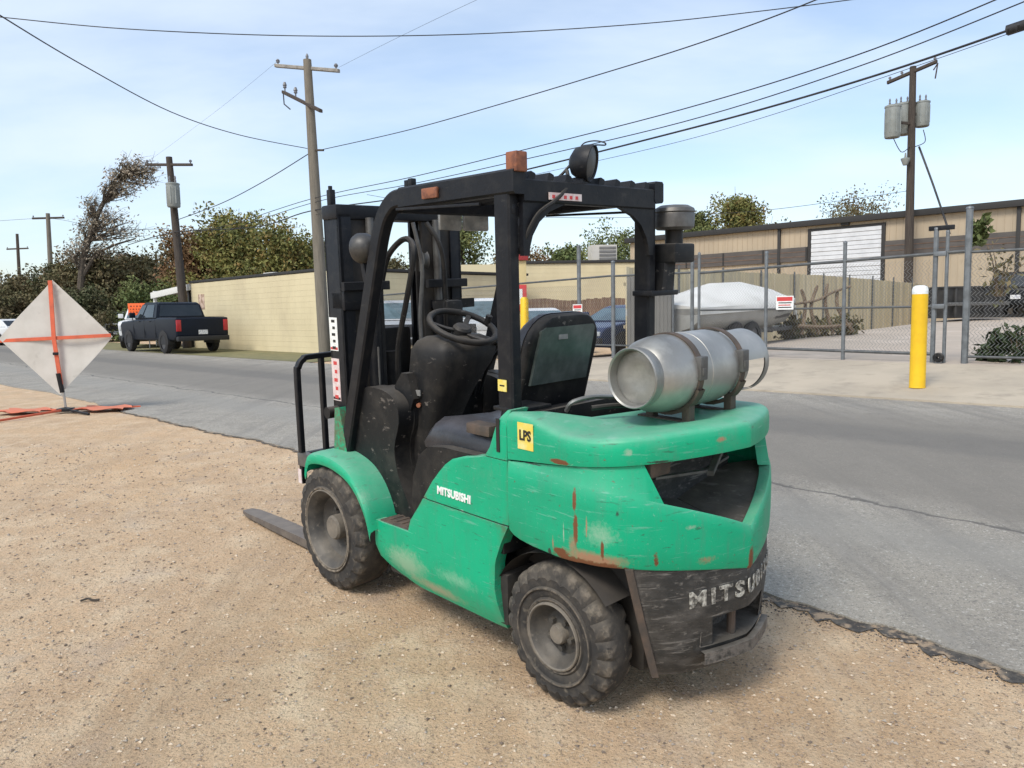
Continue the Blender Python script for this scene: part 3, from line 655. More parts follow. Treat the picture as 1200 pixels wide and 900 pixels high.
# air pre-cleaner on the right rear pillar
m = MB(); m.lathe([(-.005, 0), (0, .085), (.012, .100), (.075, .103), (.082, .100), (.088, .105), (.105, .098), (.120, .07), (.126, 0)], (.28, -.635, 1.955), (0, 0, 1), 30); pc = m.build('air_cleaner_cap', STEEL, fk)
MB().tube([(.28, -.635, 1.88), (.28, -.635, 1.96)], .045, 14).build('cap_neck', BLACKP, pc)
m = MB(); m.box((.19, -.69, 1.79), (.37, -.52, 1.885), .012); m.build('intake_box', BLACKP, fk)
m = MB(); m.bar([(.30, -.57, 1.80), (.30, -.55, 1.64)], .11, .09); m.build('intake_duct', BLACKP, fk)
m = MB(); m.box((.24, -.62, 1.63), (.36, -.40, 1.655), .004); m.build('intake_bracket', BLACKM, fk)
# mirrors under the roof
for y0, y1 in ((.15, .0), (-.015, -.19)):
    m = MB(); m.box((1.19, y0, 1.985), (1.215, y1, 2.095), .012); o_ = m.build('mirror_panel', LENS, fk)
MB().bar([(1.20, .16, 2.10), (1.20, -.19, 2.10)], .02, .02, (0, 0, 1)).build('mirror_rail', BLACKM, fk)

# mast
for s_ in (1, -1):
    m = MB()
    def ch(x0, x1, y0, y1, z0, z1, t=.022):
        m.box((x0, y0, z0), (x1, y0-s_*t, z1), .003); m.box((x0, y0, z0), (x0+t, y1, z1), .003); m.box((x1-t, y0, z0), (x1, y1, z1), .003)
    ch(1.74, 1.90, s_*.43, s_*.35, .10, 2.10); m.build('outer_mast_rail', BLACKM, fk)
    m = MB(); ch(1.79, 1.92, s_*.365, s_*.16, .12, 2.12); m.build('inner_mast_rail', BLACKM, fk)
    m = MB(); m.tube([(1.73, s_*.235, .2), (1.73, s_*.235, 1.55)], .042, 16); m.tube([(1.73, s_*.235, 1.55), (1.73, s_*.235, 1.60)], .052, 16); m.cur = 1; m.tube([(1.73, s_*.235, 1.6), (1.73, s_*.235, 2.08)], .024, 12); m.build('lift_cylinder', [BLACKM, STEEL], fk)
    m = MB(); m.box((1.755, s_*.145, .35), (1.785, s_*.36, 2.07), .006); m.build('hose_guard', DARK, fk)
    m = MB(); m.bar([(1.80, s_*.14, 2.02), (1.80, s_*.14, .5)], .012, .035); m.build('lift_chain', DARK, fk)
    m = MB(); m.lathe([(-.02, .01), (-.02, .07), (-.008, .062), (.008, .062), (.02, .07), (.02, .01)], (1.80, s_*.16, 1.84), (1, 0, 0) if False else (0, 1, 0), 24); m.build('chain_pulley', STEEL, fk)
    m = MB(); m.tube([(1.55, s_*.30, .55), (1.76, s_*.36, .95)], .04, 12); m.build('tilt_cylinder', BLACKM, fk)
    m = MB(); m.bar([(1.71, s_*.44, 1.70), (1.71, s_*.14, 1.70)], .03, .05, (0, 0, 1)); m.build('mast_band', BLACKM, fk)
m = MB(); m.box((1.74, -.44, 2.07), (1.90, .44, 2.15), .012); m.build('mast_top_beam', BLACKM, fk)
m = MB(); m.box((1.80, -.36, .30), (1.88, .36, .42), .01); m.build('mast_lower_beam', BLACKM, fk)
m = MB(); m.box((1.72, .43, 1.565), (1.86, .17, 1.675), .012); m.build('mast_bracket', BLACKM, fk)
m = MB(); m.box((1.82, .39, 2.14), (1.86, .425, 2.235), .006); m.tube([(1.84, .41, 2.235), (1.84, .41, 2.255)], .012, 8); m.build('mast_stop', BLACKM, fk)
for z0, z1, mats in ((1.335, 1.525, [WHITEP, BLKP, REDP]), (1.045, 1.29, [PINKP, REDP, BLKP])):
    m = MB(); m.box((1.895, .4305, z0), (1.81, .4325, z1)); m.cur = 1; k = 5
    for i in range(k): h = (z1-z0)/k; m.box((1.872-.01*(i % 2), .4325, z0+h*(i+.25)), (1.835, .4335, z0+h*(i+.66)))
    m.cur = 2; m.box((1.892, .4325, z0+.006), (1.815, .4333, z0+.02))
    m.build('mast_sticker', mats, fk, 0)
m = MB(); m.tube(catmull([(1.77, .15, 1.70), (1.72, .13, 1.86), (1.62, .10, 1.95), (1.50, .12, 1.94), (1.44, .15, 1.85), (1.50, .17, 1.6), (1.58, .18, 1.35), (1.62, .16, 1.1)], 6), .017, 8); m.build('hydraulic_hose', BLACKP, fk)
m = MB(); m.tube(catmull([(1.70, -.14, 2.06), (1.64, -.20, 1.9), (1.66, -.24, 1.6), (1.64, -.25, 1.3), (1.62, -.2, 1.0)], 6), .014, 8); m.build('hydraulic_hose', BLACKP, fk)
m = MB(); m.tube(catmull([(1.71, -.05, 2.06), (1.69, -.09, 1.8), (1.70, -.07, 1.5), (1.66, -.05, 1.15)], 6), .012, 8); m.build('hydraulic_hose', STEEL, fk)
m = MB(); m.tube([(1.60, .30, 1.10), (1.60, .30, 1.36)], .007, 6); m.build('hose_rod', STEEL, fk)
m = MB(); m.tube([(1.86, .40, .98), (1.86, .50, .98)], .035, 12); m.build('mast_pin', BLACKP, fk)
MB().box((1.80, .435, .93), (1.84, .46, .99), .008).build('pin_clip', REDP, fk)
# carriage, load backrest and forks
m = MB(); m.box((2.02, -.50, .55), (2.07, .50, .67), .01); m.box((2.02, -.50, .16), (2.07, .50, .27), .01)
for y in (.30, -.30): m.box((1.93, y-.03, .18), (2.03, y+.03, .70), .01)
car = m.build('carriage', BLACKM, fk)
m = MB(); m.box((1.94, -.30, .62), (2.02, .30, 1.24), .015); m.box((1.92, -.16, 1.1), (2.01, .24, 1.44), .03); m.tube([(1.86, .05, .4), (1.86, .05, 1.30)], .05, 14); m.build('carriage_cylinder_block', DARK, fk)
bt = catmull([(2.33, .43, .46), (2.33, .43, 1.12), (2.33, .42, 1.20), (2.33, .385, 1.245), (2.33, .30, 1.26), (2.33, -.30, 1.26), (2.33, -.385, 1.245), (2.33, -.42, 1.20), (2.33, -.43, 1.12), (2.33, -.43, .46)], 4)
m = MB(); m.bar(bt, .034, .04, (1, 0, 0)); lb = m.build('load_backrest', BLACKM, fk)
for y in (.26, .0, -.26): MB().bar([(2.33, y, 1.25), (2.33, y, .64)], .03, .04, (1, 0, 0)).build('backrest_bar', BLACKM, lb)
MB().bar([(2.33, -.44, .63), (2.33, .44, .63)], .05, .05, (1, 0, 0)).build('backrest_rail', BLACKM, lb)
m = MB()
for s_ in (1, -1): m.box((2.06, s_*.46, .58), (2.34, s_*.40, .66), .006)
m.build('backrest_arm', STEEL, lb)
m = MB(); m.box((2.29, .462, .47), (2.33, .466, .56)); m.build('backrest_sticker', PINKP, lb, 0)
for s_ in (1, -1):
    c_ = s_*.375; m = MB(); rows = []
    for x_, t, hw_ in ((2.09, .068, .06), (2.2, .06, .06), (2.9, .045, .06), (3.25, .032, .055), (3.36, .024, .035)):
        rows.append([(x_, c_-hw_, .022), (x_, c_+hw_, .022), (x_, c_+hw_, .022+t), (x_, c_-hw_, .022+t)])
    m.grid(rows, True); m.add(rows[-1], [(0, 1, 2, 3)]); m.box((2.08, c_-.06, .022), (2.135, c_+.06, .66), .006)
    m.build('fork', STEEL if s_ < 0 else material('fork_steel', (.12, .105, .095), .6, .3, (.19, .165, .14), 12, .4, .66, bump=.1, dust=(.27, .22, .17), dustamt=.5), fk, 30)

# operator's place: cowl, console, wheel, levers, seat
prof = catmull([(1.70, .79), (1.655, .95), (1.60, 1.10), (1.52, 1.155), (1.42, 1.165), (1.30, 1.15), (1.22, 1.10), (1.205, 1.0), (1.255, .86), (1.23, .72), (1.16, .60), (1.10, .505)], 3)
m = MB(); pl = [(p.x, p.y) for p in prof]+[(1.33, .505), (1.42, .62), (1.56, .76)]
m.prism(pl, .455, .36); m.prism([(x-.01, z-.005) for x, z in pl], .36, .30); both('cowl_side', m, BLACKP, 40)
m = MB(); m.prism([(1.70, .55), (1.60, 1.08), (1.50, 1.13), (1.40, 1.12), (1.45, .55)], .31, -.31); m.build('front_cowl', BLACKP, fk)
m = MB(); m.prism([(1.30, 1.11), (1.34, 1.17), (1.27, 1.25), (1.22, 1.25), (1.17, 1.12), (1.2, 1.06)], .38, .22); m.build('dash_shoulder', BLACKP, fk)
rows = []
for z, xf, xr, hw_ in ((.55, 1.42, 1.18, .10), (.95, 1.34, 1.10, .11), (1.08, 1.32, 1.05, .125), (1.20, 1.30, 1.0, .145), (1.30, 1.28, .97, .18), (1.37, 1.265, .965, .195), (1.415, 1.235, .985, .19), (1.44, 1.19, 1.03, .165)):
    yl, yr = .335-(.02 if z > 1.4 else 0)-(.03 if z > 1.43 else 0), .335-2*hw_
    rows.append([(xf, yr+.02, z), (xf, yl-.02, z), (xf-.03, yl, z), (xr+.04, yl, z), (xr, yl-.035, z), (xr, yr+.035, z), (xr+.04, yr, z), (xf-.03, yr, z)])
m = MB(); m.grid(rows, True); m.add(rows[-1], [list(range(8))]); m.build('steering_console', BLACKP, fk, 50)
m = MB(); m.box((1.20, .345, 1.135), (1.15, .352, 1.165)); m.build('console_sticker', LENS, fk, 0)
m = MB(); m.tube([(1.175, .34, 1.085), (1.165, .355, 1.085)], .012, 10); m.build('ignition_switch', AMBER, fk)
ax = Vector((-.42, 0, .90)).normalized(); sc = Vector((1.06, .125, 1.485)); u = ax.orthogonal().normalized(); v = ax.cross(u)
def rp(a, r_): return sc+u*math.cos(a)*r_+v*math.sin(a)*r_
m = MB(); m.tube([rp(2*math.pi*i/40, .178) for i in range(41)], .017, 10, False); sw = m.build('steering_wheel', BLACKP, fk, 60)
for i in range(3):
    a = .5+2*math.pi*i/3; MB().bar([sc-ax*.03, rp(a, .09)-ax*.02, rp(a, .17)], .028, .014, tuple(ax)).build('spoke', BLACKP, sw)
MB().lathe([(-.06, .05), (-.01, .05), (.002, .04), (.004, 0)], sc, ax, 20).build('wheel_hub', BLACKP, sw)
MB().tube([rp(4.0, .17), rp(4.0, .17)+ax*.05], .018, 10).build('spinner_knob', BLACKP, sw)
MB().tube([sc-ax*.22, sc-ax*.02], .03, 10).build('steering_column', BLACKP, sw)
for i in range(3):
    y = -.015-i*.05; m = MB(); m.tube(catmull([(1.22, y, 1.08), (1.16, y, 1.22), (1.06, y-.01, 1.34), (.98, y-.01, 1.39)], 4), .010, 7); m.lathe([(-.02, 0), (-.018, .014), (.0, .02), (.02, .015), (.024, 0)], (.975, y-.01, 1.395), (-.9, 0, .3), 12); m.build('hydraulic_lever', BLACKP, fk)
m = MB(); m.tube(catmull([(.70, -.32, 1.12), (.66, -.33, 1.30), (.60, -.33, 1.34)], 4), .014, 8); m.build('brake_lever', BLACKP, fk)
m = MB(); m.box((1.22, -.02, 1.44), (1.27, .10, 1.62), .03); m.tube([(1.24, .02, 1.40), (1.24, .02, 1.5)], .014, 8); m.build('gauge_pod', BLACKP, fk)
m = MB(); m.prism([(1.30, 1.62), (1.55, 1.60), (1.54, 1.55), (1.30, 1.57)], -.05, -.16); m.build('instrument_shroud', BLACKP, fk)
m = MB(); pe = [(.30, .56), (.93, .56), (.975, .64), (.955, .78), (.90, .90), (.82, .955), (.70, .97), (.30, .97)]
m.prism(pe, .555, -.555); m.build('engine_cover', BLACKP, fk)
def cushion(name, a, b, mat, bev, rotm=None, piv=None, pieces=1):
    return MB().box(a, b, bev, rotm, piv).build(name, mat, fk, 60)
rows = []
for y, dz in ((.50, -.05), (.475, -.015), (.42, .010), (.30, .0), (.12, -.012), (-.05, .0), (-.17, .010), (-.225, -.015), (-.25, -.05)):
    rows.append([(.40, y, .965), (.40, y, 1.06+dz), (.50, y, 1.07+dz), (.62, y, 1.075+dz), (.76, y, 1.08+dz), (.86, y, 1.065+dz), (.91, y, 1.02+dz), (.925, y, .955), (.915, y, .93)])
m = MB(); m.grid(rows); m.add(rows[0], [list(range(9))]); m.add(rows[-1], [list(range(9))]); m.build('seat_cushion', VINYL, fk, 60)
m = MB(); m.box((.58, .44, 1.05), (.42, .52, 1.10), .012); m.build('seat_latch', RUSTY, fk)
def rr_(hw_, z0, z1, x0, x1, rad, n=6, yc=.075):
    """rounded panel outline leaning back between x0 (bottom) and x1 (top)"""
    o = []
    for cy, cz, a0 in ((hw_-rad, z1-rad, 0), (-hw_+rad, z1-rad, 90), (-hw_+.03, z0+.03, 180), (hw_-.03, z0+.03, 270)):
        q = rad if cz > (z0+z1)/2 else .03
        for i in range(n+1):
            a = R(a0+90*i/n); y, z = cy+q*math.cos(a), cz+q*math.sin(a); o.append((x0+(x1-x0)*(z-z0)/(z1-z0), y+yc, z))
    return o
def shift(ring_, dx, k=1.0):
    c_ = sum((Vector(p) for p in ring_), Vector())/len(ring_); return [(p[0]+dx, c_.y+(p[1]-c_.y)*k, c_.z+(p[2]-c_.z)*k) for p in ring_]
b0 = rr_(.235, 1.06, 1.575, .51, .37, .15)
m = MB(); rows = [shift(b0, .10, .86), shift(b0, .085, .95), shift(b0, .05, 1.0), shift(b0, .015, 1.0)]
m.grid(rows, True); m.add(rows[0], [list(range(len(b0)))]); m.add(rows[-1], [list(range(len(b0)))]); m.build('seat_backrest', VINYL, fk, 50)
m = MB(); rows = [shift(b0, .016, .985), shift(b0, -.015, .985), shift(b0, -.030, .95), shift(b0, -.034, .90)]
m.grid(rows, True); m.add(rows[-1], [list(range(len(b0)))]); m.build('backrest_shell', BLACKP, fk, 40)
def bx(z): return .51-.14*(z-1.06)/.515-.037
pz = [(1.25, .275), (1.25, -.11), (1.50, -.10), (1.515, -.08), (1.515, .235), (1.50, .265)]
m = MB(); a = [(bx(z), y, z) for z, y in pz]; b = [(bx(z)-.010, y*.98, z) for z, y in pz]; m.grid([a, b], True); m.add(b, [list(range(6))]); pp = m.build('document_pouch', POUCH, fk, 30)
m = MB(); m.box((bx(1.47)-.012, .145, 1.455), (bx(1.47)-.010, .085, 1.48)); m.build('pouch_label', LENS, pp, 0)
m = MB(); m.tube(catmull([(.20, .26, 1.16), (.16, .26, 1.205), (.13, .14, 1.215), (.13, -.08, 1.18)], 5), .010, 8); m.build('seat_hose', ALU, fk)
m = MB(); m.box((.30, -.20, 1.0), (.54, .30, 1.13), .02); m.build('seat_base', DARK, fk)


# gas cylinder lying across the tail
TX, TZ, TR = -.20, 1.345, .157
m = MB(); pf = [(.300, 0), (.300, .085), (.296, .105), (.288, .118)]
body = [(.262, .0), (.268, .05), (.275, .10), (.270, .112), (.245, .132), (.21, .147), (.16, .155), (.12, TR), (-.012, TR), (-.014, TR+.002), (-.026, TR+.002), (-.028, TR), (-.185, TR), (-.225, .151), (-.262, .134), (-.292, .105), (-.312, .06), (-.318, 0)]
m.lathe(body, (TX, 0, TZ), (0, 1, 0), 48); tank = m.build('gas_cylinder', ALU, fk, 40)
m = MB(); m.lathe([(.262, .118), (.312, .121), (.318, .117), (.312, .111), (.262, .108)], (TX, 0, TZ), (0, 1, 0), 44); m.build('foot_ring', ALU, tank)
m = MB(); ny = [-.265, -.285, -.325, -.36, -.395, -.43, -.455, -.485, -.493]; nr_ = [.122, .132, .136, .137, .138, .139, .140, .141, .138]; na = 44
def cp(a_, k, t=0): a = R(360*a_/na); return (TX-math.cos(a)*(nr_[k]-t), ny[k], TZ+math.sin(a)*(nr_[k]-t))
for a_ in range(na):
    am = 360*(a_+.5)/na; am = am-360 if am > 180 else am
    for k in range(len(ny)-1):
        if 2 <= k < 6 and -62 < am < 12: continue
        if 1 <= k < 8 and 118 < am < 175: continue
        m.add([cp(a_, k), cp(a_+1, k), cp(a_+1, k+1), cp(a_, k+1)], [(0, 1, 2, 3)]); m.add([cp(a_, k, .006), cp(a_+1, k, .006), cp(a_+1, k+1, .006), cp(a_, k+1, .006)], [(3, 2, 1, 0)])
m.build('valve_collar', ALU, tank)
m = MB(); m.tube([(TX, -.34, TZ), (TX, -.42, TZ)], .022, 10); m.tube([(TX, -.40, TZ), (TX+.06, -.40, TZ+.02)], .014, 8); m.build('valve', material('brass', (.35, .24, .08), .45, .7), tank)
for y in (.075, -.235):
    m = MB(); m.lathe([(-.016, TR+.001), (-.016, TR+.007), (.016, TR+.007), (.016, TR+.001)], (TX, y, TZ), (0, 1, 0), 44); m.build('strap', RUSTY, tank)
    m = MB(); m.box((TX-TR-.014, y-.03, TZ-.02), (TX-TR*.72, y+.02, TZ+.075), .006); m.box((TX-TR-.02, y-.012, TZ+.0), (TX-TR, y+.012, TZ+.03), .004); m.build('strap_latch', STEEL, tank)
    m = MB(); rows = []
    for i in range(13):
        a = R(200+140*i/12); rows.append([(TX+(TR+q)*math.cos(a), y+dy, TZ+(TR+q)*math.sin(a)) for q, dy in ((.004, -.022), (.018, -.022), (.018, .022), (.004, .022))])
    m.grid(rows, True)
    for sx_ in (-.10, .08): m.box((TX+sx_-.018, y-.02, 1.135), (TX+sx_+.018, y+.02, TZ-.115), .003)
    m.box((TX-.15, y-.022, 1.142), (TX+.14, y+.022, 1.156), .003); m.build('cradle', RUSTY, tank)
m = MB(); m.tube(catmull([(.02, .30, 1.20), (-.03, .22, 1.205), (-.10, .10, 1.20), (-.16, -.04, 1.185)], 5), .011, 8); m.build('gas_hose', BLACKP, tank)

# ------------------------------------------------------------------ street edge: roll-up road sign seen from behind
FABRIC = material('grubby_sign_back', (.56, .54, .50), .8, 0, (.46, .44, .40), 2.2, .4, .68, c3=(.36, .34, .31), sc3=5, lo3=.6, hi3=.75)
FABRICO = material('orange_webbing', (.62, .12, .055), .7, 0, (.48, .10, .05), 8, .4, .65)
ORANGE = material('orange_vinyl', (.62, .17, .085), .7, 0, (.52, .19, .11), 3, .4, .65)
CHROME = material('galvanised_tube', (.45, .46, .46), .35, .8)
GALV = material('galvanised_steel', (.20, .215, .225), .5, .45, (.135, .145, .15), 8, .4, .66)
GALVD = material('dull_galvanised_steel', (.085, .092, .095), .6, .3, (.13, .135, .135), 8, .4, .66)
sp = Wp(72, 482, 11.0); sx, sy = sp.x, sp.y; sz = terrain(sx, sy)
sg = empty('road_sign', (sx, sy, sz), 'pale back of a diamond roll-up road sign with orange cross ribs on a folding stand', 'road sign', rz=R(2))
zc_ = 1.085; hd = .82; sw_ = .79
m = MB(); rows = []; K = 16
for i in range(K+1):
    row = []
    for j in range(K+1):
        a, b = i/K*2-1, j/K*2-1; X_, Z_ = (a+b)/2*sw_, (a-b)/2*hd
        row.append((X_, .03*math.sin(2.2*X_+.6)*math.cos(1.7*Z_)+.012*math.sin(5*X_+3*Z_), zc_+Z_))
    rows.append(row)
m.grid(rows); m.grid([[(x, y+.004, z) for x, y, z in r_] for r_ in rows]); m.build('sign_face', FABRIC, sg)
lean = .035
m = MB(); m.bar([(lean*.0-.01, -.03, zc_+hd-.01), (0, -.06, zc_), (.045, -.045, .42)], .012, .06, (1, 0, 0)); m.build('vertical_rib', FABRICO, sg)
m = MB(); m.bar([(-sw_+.01, -.01, zc_-.03), (0, -.045, zc_-.005), (sw_-.01, -.02, zc_+.02)], .012, .05, (0, 0, 1)); m.build('cross_rib', FABRICO, sg)
m = MB(); m.bar([(.03, -.07, .58), (.06, -.05, .30)], .05, .05, (0, 1, 0)); m.build('rib_clamp', BLACKM, sg); MB().box((-.02, -.085, .84), (.05, -.05, .88), .008).build('rib_clip', BLACKM, sg)
m = MB(); m.tube([(.06, -.03, .38), (.075, -.02, .06)], .017, 10); m.build('mast_tube', CHROME, sg)
m = MB(); m.box((-.02, -.10, .025), (.17, .06, .075), .012); m.bar([(-.09, -.02, .03), (.075, -.02, .075), (.24, -.02, .03)], .03, .05); m.build('stand_base', BLACKM, sg)
for dx, dy, mt_ in ((-.50, -1.15, FABRICO), (.86, .45, FABRICO), (-.95, .25, FABRICO), (.5, -.35, BLACKM)):
    m = MB(); m.bar([(.075, -.02, .05), (.075+dx, -.02+dy, .02)], .03, .03, (0, 0, 1)); m.build('leg', mt_, sg)
for x0, x1, y0, y1, lab, txt in ((.20, .92, -.10, .34, 'flag_right', 'orange vinyl sheet lying flat right of the sign stand'), (-.85, -.18, -.25, .18, 'flag_left', 'orange vinyl sheet lying flat left of the sign stand')):
    m = MB(); rows = []
    for i in range(9):
        row = []
        for j in range(7):
            X_, Y_ = sx+x0+(x1-x0)*i/8+.03*math.sin(j*1.7+i), sy+y0+(y1-y0)*j/6+.04*math.sin(i*1.3); row.append((X_, Y_, terrain(X_, Y_)+.044+.012*math.sin(i*1.1+j*2.3)+.012))
        rows.append(row)
    m.grid(rows); m.grid([[(x, y, z-.006) for x, y, z in r_] for r_ in rows]); tag(m.build('orange_sheet', ORANGE), txt, 'vinyl sheet', 'orange sheets at the road sign')

# ------------------------------------------------------------------ vehicles
def car_paint(n, c, r=.25): return material(n, c, r, 0, tuple(q*.85 for q in c), 4, .4, .7, dust=(.25, .23, .2), dustamt=.03, spec=.25)
PW = car_paint('white_car_paint', (.68, .69, .69)); PB = car_paint('dark_blue_black_paint', (.004, .008, .017), .45); PN = car_paint('navy_car_paint', (.03, .045, .10)); PK = car_paint('black_car_paint', (.015, .016, .017)); PS = car_paint('silver_car_paint', (.40, .41, .42))
TAIL = material('red_tail_lamp', (.42, .025, .03), .2); PLATE = material('number_plate', (.70, .70, .68), .5, 0, (.3, .32, .4), 18, .5, .62); CTRIM = material('car_trim_black', (.014, .014, .015), .6); CLRIM = material('alloy_wheel', (.10, .10, .105), .45, .5); CTYRE = material('car_tyre', (.022, .021, .021), .9); HEADL = material('headlamp_glass', (.5, .52, .53), .1)
def vehicle(name, label, cat, group, px, py, heading, paint, kind, wscale=1.0):
    """heading: direction of the bonnet in degrees from +X.  local frame: x forward, y left"""
    o = empty(name, (px, py, terrain(px, py)+.03), label, cat, group, R(heading))
    if kind == 'pickup':
        Lr, Lf, hw, z0, zb_, zr = -1.25, 4.55, .99, .52, 1.22, 1.94
        side = [(Lr, .62), (Lr, 1.32), (.55, 1.34), (.60, 1.30), (2.95, 1.27), (4.30, 1.20), (4.52, 1.08), (4.55, .55), (4.2, .45), (-.9, .48)]
        cab = [(.62, 1.28), (.78, 1.86), (.95, 1.93), (2.05, 1.94), (2.35, 1.90), (3.00, 1.27)]; wx = (0.0, 3.65); wr = .41
    elif kind == 'suv':
        Lr, Lf, hw = -.95, 3.75, .95
        side = [(Lr, .55), (Lr+.02, 1.05), (Lr+.05, 1.10), (2.55, 1.10), (3.55, 1.00), (3.73, .85), (3.75, .45), (3.4, .32), (-.6, .36)]
        cab = [(Lr+.06, 1.09), (Lr+.22, 1.68), (-.4, 1.76), (1.35, 1.76), (1.65, 1.70), (2.55, 1.10)]; wx = (0.0, 2.8); wr = .37
    else:
        Lr, Lf, hw = -1.0, 3.65, .90
        side = [(Lr, .50), (Lr+.02, .93), (Lr+.2, .98), (2.5, .95), (3.45, .82), (3.63, .70), (3.65, .40), (3.3, .28), (-.6, .30)]
        cab = [(-.75, .97), (-.15, 1.36), (.25, 1.43), (1.15, 1.43), (1.5, 1.36), (2.4, .95)]; wx = (0.0, 2.7); wr = .33
    bm = bmesh.new(); n = len(side)
    vs = [bm.verts.new((x, s_*(hw if z > .6 else hw-.06), z)) for s_ in (-1, 1) for x, z in side]
    bm.faces.new(vs[:n]); bm.faces.new(vs[n:][::-1])
    for j in range(n): bm.faces.new((vs[j], vs[n+j], vs[n+(j+1) % n], vs[(j+1) % n]))
    bmesh.ops.recalc_face_normals(bm, faces=bm.faces); bmesh.ops.bevel(bm, geom=list(bm.edges), offset=.07, segments=3, affect='EDGES', profile=.6)
    bm.verts.index_update(); m = MB(); m.add([v_.co[:] for v_ in bm.verts], [[v_.index for v_ in f.verts] for f in bm.faces]); bm.free()
    m.build('body', paint, o, 40)
    if kind == 'pickup':                                                # open load bed
        m = MB(); m.box((Lr+.10, -hw+.10, 1.335), (.50, hw-.10, 1.347)); m.build('bed_opening', CTRIM, o, 0)
    ins = .16
    def cy(z): return (hw-.03)-ins*(z-cab[0][1])/(cab[2][1]-cab[0][1])
    m = MB(); k = len(cab); vs = [(x, s_*cy(z), z) for s_ in (-1, 1) for x, z in cab]
    m.add(vs, [list(range(k)), list(range(2*k-1, k-1, -1))]+[[j, k+j, k+(j+1) % k, (j+1) % k] for j in range(k)])
    bm = bmesh.new(); me_ = m.mesh('t', paint, 0); bm.from_mesh(me_); bmesh.ops.bevel(bm, geom=list(bm.edges), offset=.05, segments=2, affect='EDGES'); bm.verts.index_update()
    m = MB(); m.add([v_.co[:] for v_ in bm.verts], [[v_.index for v_ in f.verts] for f in bm.faces]); bm.free(); m.build('cab', paint, o, 50)
    def quad(nm, pts, mat_, off):
        P = [Vector(p) for p in pts]; nn_ = (P[1]-P[0]).cross(P[2]-P[0]).normalized()*off; q = [p+nn_ for p in P]; q2 = [p-nn_*.3 for p in P]
        m = MB(); m.add(q+q2, [(0, 1, 2, 3), (7, 6, 5, 4), (0, 4, 5, 1), (1, 5, 6, 2), (2, 6, 7, 3), (3, 7, 4, 0)]); return m.build(nm, mat_, o, 0)
    def on(i, j, t): a, b = cab[i], cab[j]; return (a[0]+(b[0]-a[0])*t, a[1]+(b[1]-a[1])*t)
    wsc = k-1                                                            # windscreen between the last two cab points
    (xa, za), (xb, zb2) = on(wsc, wsc-1, .10), on(wsc, wsc-1, .92); quad('windscreen', [(xa, -cy(za)+.1, za), (xa, cy(za)-.1, za), (xb, cy(zb2)-.08, zb2), (xb, -cy(zb2)+.08, zb2)], WIND, .012)
    (xa, za), (xb, zb2) = on(0, 1, .18), on(0, 1, .92); quad('rear_window', [(xa, cy(za)-.1, za), (xa, -cy(za)+.1, za), (xb, -cy(zb2)+.1, zb2), (xb, cy(zb2)-.1, zb2)], GLASS, .012)
    zl, zh_ = cab[0][1]+.07, cab[2][1]-.10
    def xr(z): return lerp([cab[0][1], cab[1][1], cab[2][1]], [cab[0][0], cab[1][0], cab[2][0]], z)
    def xf(z): return lerp([cab[-1][1], cab[-2][1]], [cab[-1][0], cab[-2][0]], z)
    cuts = {'pickup': ((.12, .62), (.70, 1.0)), 'suv': ((.06, .30), (.36, .62), (.68, 1.0)), 'sedan': ((.22, .55), (.60, 1.0))}[kind]
    for s_ in (1, -1):
        for t0, t1 in cuts:
            def pt(t, z): a_, b_ = xr(z)+.10, xf(z)-.14; return (a_+(b_-a_)*t, s_*cy(z), z)
            q = [pt(t0, zl), pt(t1, zl), pt(t1, zh_), pt(t0, zh_)]
            quad('side_window', q if s_ < 0 else q[::-1], GLASS, .012)
        m = MB(); m.box((xf(zl)-.30, s_*(hw+.02), zl), (xf(zl)-.18, s_*(hw+.24), zl+.20), .03); m.build('door_mirror', paint, o)
        for q in (0, 1):
            m = MB(); c_ = (wx[q], s_*(hw-.10), wr); m.lathe([(-.14, wr*.55), (-.12, wr*.9), (-.09, wr), (.09, wr), (.115, wr*.9), (.115, wr*.62)], c_, (0, 1, 0), 28); wh = m.build('tyre', CTYRE, o, 40)
            MB().lathe([(-s_*-.0+s_*.085, wr*.62), (s_*.07, wr*.5), (s_*.10, wr*.2), (s_*.10, 0)], c_, (0, 1, 0), 20).build('rim', CLRIM, wh)
            ar = [(wx[q]+(wr+.045)*math.cos(R(a)), wr+(wr+.045)*math.sin(R(a))) for a in range(-10, 191, 10)]
            m = MB(); m.prism(ar, s_*(hw+.0025), s_*(hw-.25)); m.build('wheel_arch', CTRIM, o)
        zt = side[1][1]; m = MB(); m.box((Lr-.015, s_*(hw-.02), zt-.50), (Lr+.10, s_*(hw-.20), zt-.08), .02); m.build('tail_lamp', TAIL, o)
        m = MB(); m.box((Lf-.06, s_*(hw-.06), .80 if kind != 'sedan' else .60), (Lf+.01, s_*(hw-.42), 1.02 if kind != 'sedan' else .72), .03); m.build('headlamp', HEADL, o)
    for s_ in (1, -1):
        for t in ((.28, .30) if kind != 'suv' else (.30, .30)): pass
        for xd in ((1.25, 2.35) if kind == 'pickup' else (.55, 1.45)): MB().box((xd-.11, s_*(hw-.005), side[2][1]-.16), (xd+.11, s_*(hw+.022), side[2][1]-.12), .008).build('door_handle', CTRIM, o)
        for xd in ((.72, 1.85, 3.0) if kind == 'pickup' else (.05, .95, 2.0)): MB().box((xd-.006, s_*(hw-.02), .55), (xd+.006, s_*(hw+.0015), side[2][1]-.08)).build('door_seam', CTRIM, o, 0)
    m = MB(); m.box((Lf-.02, -.52, .62 if kind != 'sedan' else .42), (Lf+.02, .52, 1.00 if kind != 'sedan' else .62), .02); m.build('grille', CTRIM, o)
